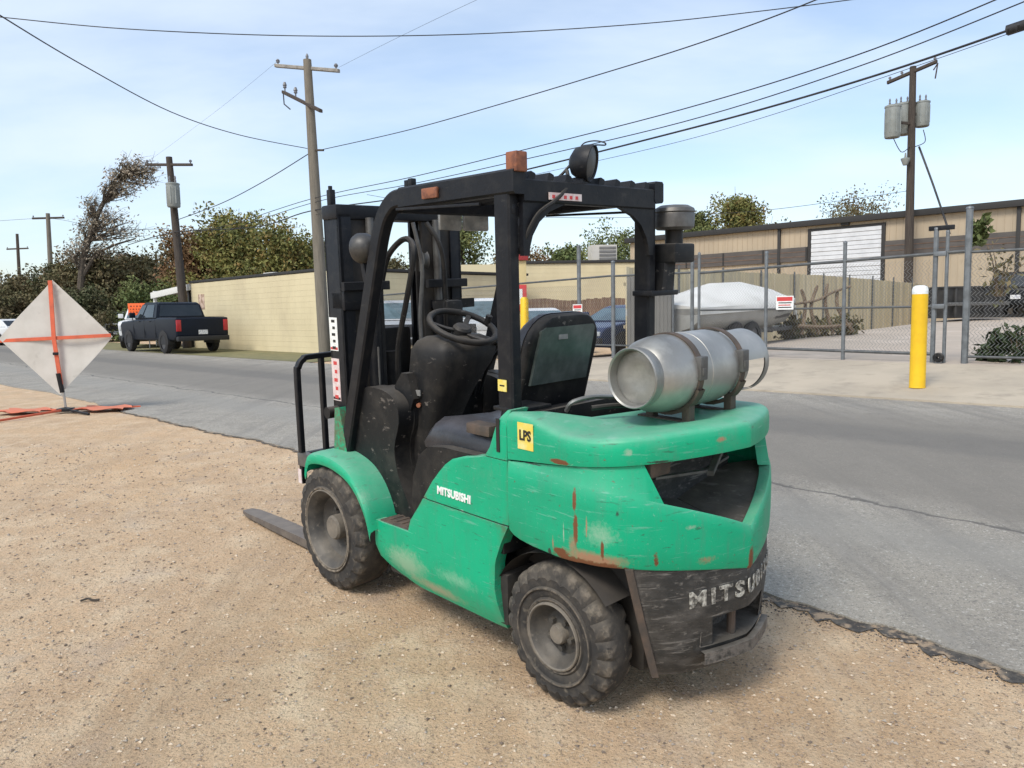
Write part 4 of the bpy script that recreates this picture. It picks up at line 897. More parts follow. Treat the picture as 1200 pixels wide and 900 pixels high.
    m = MB(); m.box((Lr-.12 if kind == 'pickup' else Lr-.04, -hw+.03, .46), (Lr+.1, hw-.03, .64), .03); m.build('rear_bumper', CTRIM if kind == 'pickup' else paint, o)
    m = MB(); m.box((Lf-.1, -hw+.03, .38), (Lf+.06, hw-.03, .56), .03); m.build('front_bumper', CTRIM, o)
    m = MB(); m.box((Lr-.03, -.17, .70), (Lr-.018, .17, .86)); m.build('rear_plate', PLATE, o, 0)
    m = MB(); m.box((Lf+.062, -.16, .42), (Lf+.07, .16, .54)); m.build('front_plate', PLATE, o, 0)
    return o
def at_rs(r, s): x, y = RS(r, s); return x, y
px, py = at_rs(29.6, 12.15)
vehicle('pickup_truck', 'very dark blue pickup truck seen from behind, parked against the yellow wall', 'pickup truck', None, px, py, 135, PB, 'pickup')
q = Wp(143, 400, 36); vehicle('pickup_truck', 'white truck facing us just left of the dark pickup', 'pickup truck', None, q.x+.3, q.y+2.8, -72, PW, 'pickup')
q = Wp(112, 380, 47); vehicle('parked_car', 'small white car behind the right corner of the diamond sign', 'car', None, q.x, q.y+2, -60, PW, 'suv')
q = Wp(14, 385, 43); vehicle('parked_car', 'white car at the far left edge under the dark trees', 'car', None, q.x, q.y, 160, PW, 'sedan')
q = Wp(561, 380, 23.5); vehicle('parked_car', 'white sport utility car seen behind the steering wheel', 'car', None, q.x, q.y+2.2, -98, PW, 'suv')
q = Wp(622, 385, 26); vehicle('parked_car', 'white car mostly hidden behind the forklift seat', 'car', None, q.x-.2, q.y+1.2, -70, PW, 'sedan')
q = Wp(452, 385, 24.5); vehicle('parked_car', 'pale silver van seen through the forklift mast', 'car', None, q.x, q.y+2.0, -80, PS, 'suv')
q = RS(13.5, 19.6); vehicle('parked_car', 'dark blue car behind the mesh fence right of the forklift seat', 'car', None, q[0], q[1], 225, PN, 'sedan')
q = Wp(1205, 370, 29); vehicle('parked_car', 'black car cut by the right edge, behind the mesh fence', 'car', None, q.x+.6, q.y+1.5, 50, PK, 'suv')

# ------------------------------------------------------------------ orange work sign by the pickup
ow = Wp(163, 357, 34); oz = terrain(ow.x, ow.y)
og = empty('work_sign', (ow.x, ow.y, oz), 'small bright orange rectangular sign board above the white truck', 'sign')
ORS = material('bright_orange_sign', (.86, .13, .02), .5)
DOR = material('dark_sign_print', (.25, .045, .012), .6)
m = MB(); m.box((-.49, -.02, 1.50), (.49, .02, 2.02), .006); bd = m.build('board', ORS, og)
for zz in (1.89, 1.76, 1.63):                                           # print too blurred to read: short dark strokes
    x = -.40
    while x < .38:
        w_ = random.uniform(.04, .11); MB().box((x, -.024, zz-.032), (min(x+w_, .42), -.021, zz+.032)).build('print_stroke', DOR, bd, 0); x += w_+.07
for x in (-.35, .35): MB().tube([(x, .03, 0), (x, .03, 1.9)], .025, 8).build('post', GALV, og)

# ------------------------------------------------------------------ buildings
YEL = material('cream_block_paint', (.64, .555, .36), .85, 0, (.58, .50, .32), 1.2, .4, .66, bump=.1, bsc=20, c3=(.54, .46, .30), sc3=.5, lo3=.55, hi3=.75, spots=[((0, 0, -90), (1, 1, 1), (.3, .25, .15), .5)], stretch=(1, 1, .5))
MORT = material('block_joint', (.62, .54, .35), .9)
FASC = material('dark_fascia', (.028, .027, .026), .7); WTRIM = material('white_trim', (.62, .61, .57), .6); ROOFG = material('grey_roof_sheet', (.20, .195, .19), .6, .2, (.14, .138, .135), 1, .4, .65)
TANM = material('tan_metal_siding', (.44, .36, .255), .65, .0, (.385, .315, .225), .5, .4, .66, c3=(.33, .265, .19), sc3=2, lo3=.62, hi3=.8, stretch=(1, 1, .35))
WDOOR = material('white_door_slat', (.66, .68, .70), .5, 0, (.56, .58, .60), 2, .4, .68); BROWN = material('rusty_brown_board', (.14, .085, .055), .85, 0, (.21, .135, .09), 3, .4, .65, stretch=(1, 1, .4))
def place(o, r, s, z=0):                                                 # local x along the street (away), local y across it
    x, y = RS(r, s); o.location = (x, y, z); o.rotation_euler = (0, 0, R(135)); return o
def wall_blocks(root, x0, x1, zt, y, crs=.2, name='block_course', mat=None, cap=None, zbot=0.0, axis=0):
    nC = int(round((zt-zbot)/crs)); crs = (zt-zbot)/nC
    rs_ = np.random.RandomState(4)
    for k in range(nC):
        m = MB(); x = x0-(.2 if k % 2 else 0)
        while x < x1-.01:
            a, b = max(x, x0)+.0009, min(x+.4, x1)-.0009; d = .0015*rs_.rand()
            if b-a > .02:
                if axis == 0: m.box((a, y-.02-d, zbot+k*crs+.0016), (b, y+.05, zbot+(k+1)*crs-.0016))
                else: m.box((y-.02-d, a, zbot+k*crs+.0016), (y+.05, b, zbot+(k+1)*crs-.0016))
            x += .4
        o = m.build(name, mat or YEL, root, 0, weld=False); o['kind'] = 'stuff'
# long cream block building: street wall at s = 14.2, end wall turned towards us
yb = bpy.data.objects.new('block_building', None); C.objects.link(yb); place(yb, 22.8, 14.25); tag(yb, 'low cream painted block building with dark roof edge behind the dark pickup', 'building')
LB, ZT = 11.4, 2.86
# local x = r away along street, local y = -(s)?  with rotation 135 deg local x -> A, local y -> -NN
m = MB(); m.box((0, -.06, -.2), (LB, -.5, ZT), 0); m.box((.06, -.5, -.2), (.5, -9.5, ZT-.02)); m.box((LB-.3, -.4, 0), (LB, -9.5, ZT-.03)); m.build('wall', MORT, yb, 0)
wall_blocks(yb, 0, LB, ZT-.02, -.02)
wall_blocks(yb, -9.5, -.06, ZT-.03, .02, axis=1)
m = MB(); m.box((-.06, .06, ZT), (LB+.06, -.30, ZT+.10), .01); m.box((-.061, -.31, ZT+.002), (.26, -9.6, ZT+.102), .01); m.build('roof_edge', FASC, yb)
m = MB(); m.box((.2, -.31, ZT-.1), (LB, -9.4, ZT+.02)); m.build('roof', ROOFG, yb, 0)
m = MB(); m.box((LB*.45, -.6, ZT+.10), (LB*.52, -1.0, ZT+.2), .01); m.build('roof_vent', WTRIM, yb)
m = MB(); m.box((-.03, .045, -.1), (.22, .021, ZT-.02), .004); m.build('corner_strip', WTRIM, yb)
m = MB(); m.box((LB-.75, .045, 1.7), (LB-1.35, .024, 2.35), .01); m.build('wall_poster', material('faded_poster', (.55, .42, .33), .8, 0, (.30, .20, .14), 6, .45, .6), yb)
aw = MB(); aw.box((LB+.05, .10, ZT-.30), (LB+4.6, -.02, ZT-.02), .01, Matrix.Rotation(R(3.2), 3, 'Y'), (LB, 0, ZT)); aw.build('awning_fascia', WTRIM, yb)
aw = MB(); aw.box((LB+.05, -.03, ZT-.10), (LB+4.6, -4.0, ZT-.05), 0, Matrix.Rotation(R(3.2), 3, 'Y'), (LB, 0, ZT)); aw.build('awning_roof', ROOFG, yb)
for x in (.35, 4.4): MB().box((LB+x, 0, 0), (LB+x+.14, -.14, ZT-.2), .01).build('awning_post', WTRIM if x > 1 else FASC, yb)
MB().box((LB+.02, -.5, 0), (LB+.06, -1.5, 2.2), .005).build('door', FASC, yb)

# second cream building behind the parked cars, with grey roof
sb = empty('block_building', (-2.9, 33.5, 0), 'cream building with grey metal roof and rooftop cooler, seen through the forklift guard', 'building', rz=R(4))
m = MB(); m.box((0, .06, 0), (8.4, 6, 3.42)); m.build('wall', MORT, sb, 0)
wall_blocks(sb, 2.6, 8.4, 3.40, .04)
wall_blocks(sb, 0, 2.6, 2.86, .04, name='lower_block_course')
m = MB(); m.box((2.55, -.05, 3.42), (8.46, .35, 3.54), .01); m.build('roof_edge', FASC, sb)
m = MB(); m.prism([(-.10, 2.88), (1.6, 3.47), (1.6, 3.43), (-.02, 2.84)], -.2, 2.58, 0); m.build('metal_roof', ROOFG, sb, 0)
m = MB(); m.box((0, -.12, 2.78), (2.59, -.05, 2.90), .005); m.build('gutter', FASC, sb)
m = MB(); m.box((.9, .1, 3.06), (1.3, .5, 3.35), .01); m.build('roof_vent', FASC, sb)
m = MB(); m.box((6.6, .6, 3.45), (7.75, 1.6, 4.25), .02); ac = m.build('roof_cooler', material('cooler_cream', (.42, .40, .36), .6, 0, (.5, .48, .44), 2), sb)
for i in range(4): MB().box((6.95, .58, 3.58+i*.16), (7.70, .60, 3.69+i*.16), .004).build('louvre', ROOFG, ac)
# brown boards leaning along its foot
bf = empty('board_fence', (.35, 30.2, 0), 'rusty brown board fence with uneven top below the cream wall', 'fence', rz=R(3))
bmesh_shared = None; rs_ = np.random.RandomState(8)
for i in range(27):
    hgt = 1.78+.04*math.sin(i*.35)+.05*rs_.rand(); x = i*.155
    m = MB(); m.box((x, 0, .02), (x+.146, .025+.01*rs_.rand(), hgt), .004); m.build('board', BROWN, bf, 0)
for z in (.5, 1.4): MB().box((0, .036, z), (4.2, .08, z+.09)).build('rail', BROWN, bf, 0)

# big tan metal building across the yard: facade at s = 39.5
tb = bpy.data.objects.new('metal_building', None); C.objects.link(tb); place(tb, 0, 39.5); tag(tb, 'long tan metal building with dark band and white roll-up door beyond the yard fence', 'building')
X0, X1, ZR, G0 = -9.0, 29.0, 5.75, .3
d0, d1, dt_ = 13.92, 17.52, 5.22                                         # door: r from .352*39.5 to .443*39.5
m = MB(); m.box((X0, -.2, G0), (d0, -12, ZR)); m.box((d1, -.2, G0), (X1, -12, ZR)); m.box((d0, -.2, dt_), (d1, -12, ZR)); m.build('wall', TANM, tb, 0)
rs_ = np.random.RandomState(2)
def ribs(nm, a, b, z0, z1, mat, st=.30):                                 # siding sheets with standing ribs, one part per sheet
    x = a
    while x < b-.05:
        x2 = min(x+st*8, b); m = MB(); m.box((x+.006, -.2, z0), (x2-.006, -.155-.004*rs_.rand(), z1))
        q = x+.12
        while q < x2-.06: m.box((q, -.16, z0+.002), (q+.05, -.135, z1-.002)); q += st
        m.build(nm, mat, tb, 0, weld=False); x = x2
for a, b in ((X0, d0-.12), (d1+.12, X1)):
    ribs('upper_siding', a, b, 4.45, ZR-.25, TANM); ribs('lower_siding', a, b, G0, 3.72, TANM)
ribs('door_head_siding', d0-.12, d1+.12, dt_+.14, ZR-.25, TANM)
BANDM = material('dark_window_band', (.075, .066, .060), .6, 0, (.105, .092, .082), 1.5, .4, .65, stretch=(1, 1, 4))
for a, b in ((X0, d0-.13), (d1+.13, X1)):
    m = MB(); m.box((a, -.145, 3.72), (b, -.06, 4.45)); m.build('band', BANDM, tb, 0)
    x = a
    while x < b-1: MB().box((x, -.06, 3.74), (x+.08, -.03, 4.43)).build('band_mullion', FASC, tb, 0); x += 2.4
    for z in (3.95, 4.20): MB().box((a, -.06, z), (b, -.045, z+.03)).build('band_rail', BROWN, tb, 0)
m = MB(); m.box((X0-.2, .12, ZR-.25), (X1+.25, -.3, ZR+.04), .01); m.build('roof_edge', FASC, tb)
m = MB(); m.box((X0, -.3, ZR-.02), (X1, -12, ZR+.0)); m.build('roof', ROOFG, tb, 0)
for x in (d1+1.6, 8.2, 3.4): MB().box((x, -.02, G0), (x+.15, -.134, ZR-.25), .01).build('downpipe', FASC, tb)
k = 22
for i in range(k): z = G0+.2+(dt_-G0-.2)*i/k; MB().box((d0+.06, -.19, z+.012), (d1-.06, -.11+.02*(i % 2), z+(dt_-G0-.2)/k-.006), .012).build('door_slat', WDOOR, tb, 0)
m = MB(); m.box((d0-.12, -.08, G0), (d0+.05, -.2, dt_+.12)); m.box((d1-.05, -.08, G0), (d1+.12, -.2, dt_+.12)); m.box((d0+.055, -.081, dt_+.002), (d1-.055, -.2, dt_+.121)); m.build('door_frame', FASC, tb, 0)
m = MB(); m.box((d0+1.6, .02, dt_+.16), (d0+2.0, -.13, dt_+.28), .02); m.build('wall_lamp', FASC, tb)

# ------------------------------------------------------------------ fences
def chain_link(m, a, b, zlo, zhi, rad=.0026, st=.062):
    """zigzag wires between plan points a and b"""
    A_, B_ = Vector((*a, 0)), Vector((*b, 0)); L_ = (B_-A_).length; d = (B_-A_).normalized(); n_ = int(L_/st); nz = int((zhi-zlo)/st); nrm_ = Vector((-d.y, d.x, 0))
    for i in range(n_+1):
        x0 = i*st; P = []
        for k in range(nz+1): P.append(A_+d*(x0+(st if k % 2 else 0)*1.03)+nrm_*(.004 if k % 2 else -.004)+Vector((0, 0, zlo+k*st)))
        vs = []; 
        for p in P: vs += [p+d*rad, p-d*rad*.5+nrm_*rad*.87, p-d*rad*.5-nrm_*rad*.87]
        m.add(vs, [[k*3+j, k*3+(j+1) % 3, (k+1)*3+(j+1) % 3, (k+1)*3+j] for k in range(nz) for j in range(3)])
fr_ = empty('chain_link_fence', (*RS(4, 14.7), 0), 'grey chain-link fence and gate across the concrete driveway', 'fence'); fr_.rotation_euler = (0, 0, 0)
def rsl(r, s): x, y = RS(r, s); o_ = RS(4, 14.7); return (x-o_[0], y-o_[1])
FS = 14.7
def gz(r, s=FS): x, y = RS(r, s); return terrain(x, y)+.03
posts = [(-4.6, 2.5, .045), (-1.6, 2.5, .045), (1.2, 2.45, .03), (3.78, 2.92, .055), (4.28, 2.62, .04), (4.10, 2.56, .03), (5.83, 2.50, .035), (7.39, 2.42, .035), (9.10, 2.66, .04), (8.93, 2.5, .03), (11.25, 2.46, .05), (12.30, 2.90, .05), (14.6, 2.0, .03), (17.5, 2.0, .03), (20.6, 2.0, .03)]
for r, zt, rad in posts:
    x, y = rsl(r, FS); m = MB(); m.tube([(x, y, gz(r)-.1), (x, y, zt)], rad, 10); m.lathe([(0, rad*1.15), (.03, rad), (.05, 0)], (x, y, zt), (0, 0, 1), 10); m.build('post', GALV, fr_)
def rail(r0, r1, z0, z1, rad, mt_=GALVD):
    a, b = rsl(r0, FS), rsl(r1, FS); m = MB(); m.tube([(*a, z0), (*b, z1)], rad, 8); m.build('rail', mt_, fr_)
rail(3.8, 8.9, 2.22, 2.10, .028); rail(-4.6, 3.75, 2.10, 2.2, .024); rail(9.1, 11.25, 2.12, 2.14, .024); rail(11.25, 20.6, 2.15, 1.95, .024)
rail(4.3, 8.9, 1.30, 1.30, .02); rail(4.3, 8.9, .47, .53, .028); rail(-4.6, 3.75, .44, .44, .022); rail(9.1, 12.3, .5, .5, .02)
MS = material('chain_link_wire', (.28, .28, .27), .5, .4)
for a, b, z0, z1 in ((-4.6, 3.75, .42, 2.2), (4.3, 8.9, .5, 2.16), (9.1, 12.3, .5, 2.12), (12.3, 20.6, .35, 2.0)):
    m = MB(); chain_link(m, rsl(a, FS), rsl(b, FS), z0, z1, (.0046 if a < 0 else .0042)); o_ = m.build('wire_mesh', MS, fr_, 0, weld=False); o_['kind'] = 'stuff'
# gate furniture: cross piece, roller, hinges
a = rsl(4.2, FS); m = MB(); m.box((a[0]-.20, a[1]-.03, 2.60), (a[0]+.20, a[1]+.03, 2.68), .01, Matrix.Rotation(R(135), 3, 'Z')); m.build('gate_cross_piece', BLACKM, fr_)
for z in (2.2, 1.3): a = rsl(4.2, FS-.02); m = MB(); m.box((a[0]-.10, a[1]-.04, z-.04), (a[0]+.10, a[1]+.04, z+.04), .01, Matrix.Rotation(R(135), 3, 'Z')); m.build('gate_bracket', GALV, fr_)
a = rsl(4.15, FS-.12); m = MB(); m.lathe([(-.05, .02), (-.05, .075), (-.03, .085), (.03, .085), (.05, .075), (.05, .02)], (a[0], a[1], gz(4.15)+.09), (*NN, 0), 18); m.build('gate_roller', BLACKP, fr_)
for r, z, w_, h_, lab in ((6.95, 1.42, .36, .27, 'small white sign with red heading hanging on the fence beside the boat'), (12.28, 1.36, .30, .27, 'small white notice on the tall fence post behind the forklift seat')):
    x, y = RS(r, FS-.09); o = empty('fence_notice', (x, y, z), lab, 'sign', 'notices on the chain-link fence', R(135))
    m = MB(); m.box((-w_/2, -.004, -h_/2), (w_/2, .004, h_/2), .002); b_ = m.build('plate', WHITEP, o, 0)
    m = MB(); m.box((-w_/2+.02, .0045, h_/2-.10), (w_/2-.02, .006, h_/2-.02)); m.build('heading_band', REDP, o, 0)
    for i in range(3): MB().box((-w_/2+.04+.02*(i % 2), .0045, h_/2-.145-i*.045), (w_/2-.05, .006, h_/2-.125-i*.045)).build('print_line', REDP if i % 2 else BLKP, o, 0)
# yellow bollard
q = Wp(1075, 449, 11.2); bz = terrain(q.x, q.y)+.045
bo = empty('bollard', (q.x, q.y, bz), 'bright yellow steel bollard with a white cap by the driveway', 'bollard')
BY = material('yellow_bollard_paint', (.80, .50, .008), .5, 0, (.72, .43, .01), 5, .4, .7, c3=(.5, .33, .03), sc3=12, lo3=.66, hi3=.75)
m = MB(); m.lathe([(0, .112), (.02, .108), (.8, .107), (1.36, .107), (1.365, .10)], (0, 0, 0), (0, 0, 1), 30); m.build('pipe', BY, bo)
m = MB(); m.lathe([(1.362, .107), (1.43, .107), (1.465, .095), (1.485, .06), (1.49, 0)], (0, 0, 0), (0, 0, 1), 30); m.build('cap', WHITEP, bo)
# wooden fence inside the yard
WOODS = [material('fence_plank_tan', (.56, .475, .30), .85, 0, (.47, .395, .25), 3, .4, .65, stretch=(6, 6, .6)), material('fence_plank_grey', (.48, .415, .28), .85, 0, (.39, .335, .23), 3, .4, .65, stretch=(6, 6, .6)), material('fence_plank_pale', (.60, .52, .35), .85, 0, (.52, .44, .29), 3, .4, .65, stretch=(6, 6, .6))]
wf = empty('plank_fence', (*RS(12.0, 16), 0), 'tall tan plank fence running back from the covered boat to the metal building', 'fence')
s = 16.2; i = 0; rs_ = np.random.RandomState(6)
def wl_(s_, off=0): x, y = RS(12.0+off, s_); o_ = RS(12.0, 16); return (x-o_[0], y-o_[1])
while s < 39.0:
    z0 = gz(12, s)-.05; zt = lerp([16, 28, 39], [2.42, 2.46, 2.30], s)+.03*rs_.rand(); a, b = wl_(s+.006), wl_(s+.142)
    m = MB(); t_ = .01*rs_.rand(); d_ = A*(-.024-t_)
    m.add([(*a, z0), (*b, z0), (*b, zt), (*a, zt), (a[0]+d_.x, a[1]+d_.y, z0), (b[0]+d_.x, b[1]+d_.y, z0), (b[0]+d_.x, b[1]+d_.y, zt), (a[0]+d_.x, a[1]+d_.y, zt)], [(0, 1, 2, 3), (4, 5, 6, 7), (0, 1, 5, 4), (1, 2, 6, 5), (2, 3, 7, 6), (3, 0, 4, 7)])
    m.build('plank', WOODS[int(rs_.choice(3, p=[.5, .3, .2]))], wf, 0); s += .148; i += 1
for z in (.9, 2.0): m = MB(); m.bar([(*wl_(16.2, .05), z), (*wl_(39, .05), z+.1)], .04, .09, (0, 0, 1)); m.build('rail', WOODS[1], wf)
s = 18.6
while s < 39: x, y = wl_(s, -.06); m = MB(); m.tube([(x, y, .2), (x, y, 2.55)], .03, 8); m.build('post', GALVD, wf); s += 2.4

# grey metal sheets on the fence beside the guard pillar
gs = empty('sheet_metal_screen', (*RS(11.1, 15.05), 0), 'grey corrugated metal screen behind the right guard pillar', 'fence', rz=R(135))
GRS = material('grey_sheet', (.22, .215, .20), .6, .2, (.17, .165, .155), 1.5, .4, .66, stretch=(1, 1, .4))
for k in range(2):
    m = MB(); n_ = 25; rows = [[(k*-.62-.62*j/(n_-1), .018*math.sin(j*math.pi/2.0), z) for j in range(n_)] for z in (.45, 2.12-.04*(k % 2))]
    m.grid(rows); m.grid([[(x, y-.004, z) for x, y, z in r_] for r_ in rows]); m.build('sheet', GRS, gs, 50)
for x in (.0, -1.24): MB().tube([(x, -.06, .3), (x, -.06, 2.15)], .03, 8).build('post', GALV, gs)

# ------------------------------------------------------------------ boat under a white cover on its trailer
bt_ = empty('boat', (*RS(10.35, 18.7), gz(10.4, 19.2)-.10), 'boat under a white fitted cover, bow to the right, behind the fence', 'boat', rz=R(45))
COV = material('white_boat_cover', (.68, .67, .63), .7, 0, (.57, .56, .52), 2, .4, .66, bump=.3, bsc=5); HULL = material('grey_boat_hull', (.36, .36, .34), .35, 0, (.30, .30, .28), 2); HULLD = material('dark_hull_stripe', (.06, .06, .065), .35)
st = [(-3.3, 1.02, 1.10, .45), (-2.6, 1.10, 1.12, .42), (-1.2, 1.14, 1.16, .42), (.4, 1.10, 1.20, .44), (1.6, .90, 1.26, .50), (2.5, .55, 1.32, .66), (3.1, .20, 1.37, .92), (3.4, .03, 1.40, 1.2)]
m = MB(); rows = []
for x, hw_, zg, zk in st: rows.append([(x, -hw_, zg), (x, -hw_*.97, zg-.28), (x, -hw_*.78, zk+.22), (x, 0, zk), (x, hw_*.78, zk+.22), (x, hw_*.97, zg-.28), (x, hw_, zg)])
m.grid(rows); m.add(rows[0], [list(range(7))]); m.build('hull', HULL, bt_, 50)
m = MB()
for s_ in (-1, 1): m.grid([[(x, s_*(hw_*.985+.012), zg-.16), (x, s_*(hw_*.90+.012), zg-.40+.1*(zk > .6))] for x, hw_, zg, zk in st if x > -.9])
m.build('hull_stripe', HULLD, bt_)
pk_ = {-3.3: 1.22, -2.6: 1.42, -1.2: 1.74, .4: 1.80, 1.6: 1.66, 2.5: 1.50, 3.1: 1.42, 3.4: 1.42}
m = MB(); rows = []
for x, hw_, zg, zk in st:
    p = pk_[x]; w_ = hw_+.03; rows.append([(x, -w_, zg-.14), (x, -w_, zg+.02), (x, -w_*.72, zg+(p-zg)*.42), (x, -w_*.34, zg+(p-zg)*.84), (x, 0, p), (x, w_*.34, zg+(p-zg)*.84), (x, w_*.72, zg+(p-zg)*.42), (x, w_, zg+.02), (x, w_, zg-.14)])
m.grid(rows); m.add(rows[0], [list(range(9))]); m.build('cover', COV, bt_, 60)
trl = empty('boat_trailer', (*RS(10.35, 18.7), gz(10.4, 19.2)), 'low boat trailer with pale tongue and jack under the covered boat', 'trailer', rz=R(45))
m = MB()
for s_ in (-1, 1): m.bar([(-3.2, s_*.75, .40), (1.6, s_*.70, .42), (3.9, 0, .42)], .07, .10, (0, 0, 1))
for x in (-2.8, -1, .8): m.bar([(x, -.75, .38), (x, .75, .38)], .06, .08, (0, 0, 1))
m.build('frame', STEEL, trl)
m = MB(); m.bar([(2.2, 0, .43), (4.7, 0, .46)], .10, .10, (0, 0, 1)); m.build('tongue', WTRIM, trl)
m = MB(); m.bar([(3.9, 0, .45), (3.6, 0, 1.25)], .08, .08, (0, 1, 0)); m.bar([(3.6, 0, 1.2), (3.45, 0, 1.3)], .05, .05, (0, 1, 0)); m.build('bow_stand', WTRIM, trl)
m = MB(); m.tube([(4.4, .1, .1), (4.4, .1, .8)], .03, 8); m.build('jack', STEEL, trl)
for x in (-1.6, -.8):
    for s_ in (-1, 1):
        m = MB(); m.lathe([(-.09, .18), (-.09, .30), (-.06, .33), (.06, .33), (.09, .30), (.09, .18)], (x, s_*.98, .33), (0, 1, 0), 22); wh = m.build('tyre', CTYRE, trl); MB().lathe([(s_*.06, .18), (s_*.05, .08), (s_*.07, 0)], (x, s_*.98, .33), (0, 1, 0), 16).build('rim', CLRIM, wh)
# ------------------------------------------------------------------ yard clutter
q = Wp(1128, 360, 29); dz_ = terrain(q.x, q.y)+.03
du = empty('dumpster', (q.x, q.y, dz_), 'dark grey open-topped dumpster behind the gate post', 'dumpster', rz=R(8))
DUM = material('dark_dumpster_steel', (.028, .029, .030), .6, .1, (.05, .048, .045), 4, .4, .65)
m = MB(); rows = [[(-1.15, -.6, .1), (1.15, -.6, .1), (1.15, .6, .1), (-1.15, .6, .1)], [(-1.22, -.75, 1.2), (1.22, -.75, 1.2), (1.22, .75, 1.2), (-1.22, .75, 1.2)], [(-1.15, -.68, 1.2), (1.15, -.68, 1.2), (1.15, .68, 1.2), (-1.15, .68, 1.2)], [(-1.1, -.6, .2), (1.1, -.6, .2), (1.1, .6, .2), (-1.1, .6, .2)]]
m.grid(rows, True); m.add(rows[0], [(0, 1, 2, 3)]); m.add(rows[-1], [(0, 1, 2, 3)]); m.build('bin', DUM, du)
for x in (-.9, -.3, .3, .9): MB().box((x-.04, -.80, .12), (x+.04, -.70, 1.18), .01).build('rib', DUM, du)
MB().box((-1.26, -.80, 1.2), (1.26, .80, 1.26), .01).build('rim', DUM, du); MB().box((-1.25, -.82, .55), (1.25, -.77, .68), .01).build('side_bar', STEEL, du)
q = Wp(965, 385, 21.5); fz = terrain(q.x, q.y)+.03
BRK = material('brown_old_wood', (.12, .085, .055), .85, 0, (.20, .15, .10), 6, .4, .65)
sf = empty('timber_rack', (q.x, q.y, fz), 'weathered rack of crooked brown poles against the plank fence', 'rack', rz=R(20))
for a, b, c_ in (((-.75, 0, .1), (-.55, .1, .9), (-.7, .1, 1.35)), ((-.15, 0, .1), (-.40, .05, .8), (-.15, .1, 1.45)), ((.35, 0, .1), (.10, .05, .9), (.20, .1, 1.5)), ((.95, -.1, .15), (.5, .0, .8), (.55, .1, 1.3))):
    MB().tube(catmull([a, b, c_], 5), [.05]*10+[.03], 7).build('pole', BRK, sf)
MB().tube(catmull([(-1.0, 0, .95), (-.2, .02, 1.05), (.3, .02, 1.25), (.95, .02, 1.42)], 5), .035, 7).build('cross_pole', BRK, sf)
MB().tube(catmull([(-.9, -.05, .35), (0, -.05, .30), (.95, -.05, .35)], 5), .05, 7).build('cross_pole', BRK, sf)

# ------------------------------------------------------------------ utility poles and wires
PWOOD = material('weathered_pole_wood', (.195, .172, .138), .9, 0, (.14, .125, .10), 4, .4, .65, bump=.15, bsc=25, stretch=(6, 6, .5))
PDARK = material('dark_creosote_pole', (.045, .036, .030), .9, 0, (.075, .06, .048), 4, .4, .65, stretch=(6, 6, .5))
ARMW = material('grey_cross_arm', (.30, .28, .25), .85, 0, (.2, .19, .17), 6, .4, .65); INS = material('grey_insulator', (.16, .16, .17), .3); CAN = material('grey_transformer', (.27, .29, .275), .5, .1, (.22, .235, .22), 3, .4, .65); WIRE = material('black_wire', (.018, .018, .02), .6)
def pole(label, foot, top, r0, r1, mat_, group='utility poles along the street'):
    o = empty('utility_pole', foot, label, 'utility pole', group)
    t = Vector(top)-Vector(foot); MB().tube([(0, 0, -.3), t*.33, t*.66, t], [r0, r0*.9+r1*.1, (r0+r1)/2, r1], 14).build('shaft', mat_, o); return o
def arm(o, a, b, w_=.11, mat_=None, ins=(), nm='cross_arm', up_=.16):
    f = Vector(o.location); a, b = Vector(a)-f, Vector(b)-f
    ar = MB().bar([a, b], w_, w_*.9, (0, 0, 1)).build(nm, mat_ or ARMW, o)
    for t in ins:
        p = a.lerp(b, t)+Vector((0, 0, w_*.4)); MB().lathe([(0, .022), (up_*.35, .025), (up_*.4, .06), (up_*.62, .052), (up_*.66, .07), (up_, .035), (up_*1.02, 0)], p, (0, 0, 1), 10).build('insulator', INS, ar)
    return ar
def can(o, p, r_, h_, n=2):
    p = Vector(p)-Vector(o.location)
    c_ = MB().lathe([(-h_/2, 0), (-h_/2, r_*.92), (-h_*.46, r_), (h_*.44, r_), (h_*.45, r_*1.06), (h_*.5, r_*1.06), (h_*.53, r_*.8), (h_*.55, 0)], p, (0, 0, 1), 22).build('transformer', CAN, o)
    for i in range(n): MB().lathe([(0, .035), (.10, .05), (.13, .03), (.22, .045), (.30, .02), (.31, 0)], p+Vector(((i-.5*(n-1))*r_*.9, 0, h_*.52)), (0, 0, 1), 10).build('bushing', INS, c_)
    for i in range(8):
        a = 2*math.pi*i/8; q = p+Vector((math.cos(a)*r_*1.0, math.sin(a)*r_*1.0, 0)); MB().box((q.x-.02, q.y-.02, p.z-h_*.36), (q.x+.02, q.y+.02, p.z+h_*.34)).build('cooling_rib', CAN, c_, 0)
    MB().bar([p, (0+(p.x*.0), 0, p.z)], .08, .12, (0, 0, 1)).build('hanger', PDARK, c_)
    return c_
p1 = pole('tall bare wooden utility pole at the cream wall, left of the forklift mast', Wp(381, 416, 25), Wp(360, 70, 25), .19, .125, PWOOD)
arm(p1, Wp(323, 77, 25.7), Wp(397, 83, 24.5), .12, ARMW, (.04, .96)); arm(p1, Wp(332, 108, 26.2), Wp(376, 130, 24.3), .12, PDARK, (.05, .35), up_=.3, nm='lower_arm')
MB().lathe([(0, .03), (.1, .05), (.16, .03), (.2, 0)], Wp(360, 70, 25)-p1.location, (0, 0, 1), 10).build('pole_top_insulator', INS, p1)
MB().tube([Wp(340, 128, 25)-p1.location, Wp(333, 122, 25.3)-p1.location, Wp(332, 110, 25.6)-p1.location], .02, 6).build('jumper_wire', WIRE, p1)
MB().bar([Wp(366, 176, 25)-p1.location, Wp(379, 176, 24.7)-p1.location], .06, .06, (0, 0, 1)).build('wire_bracket', PDARK, p1)
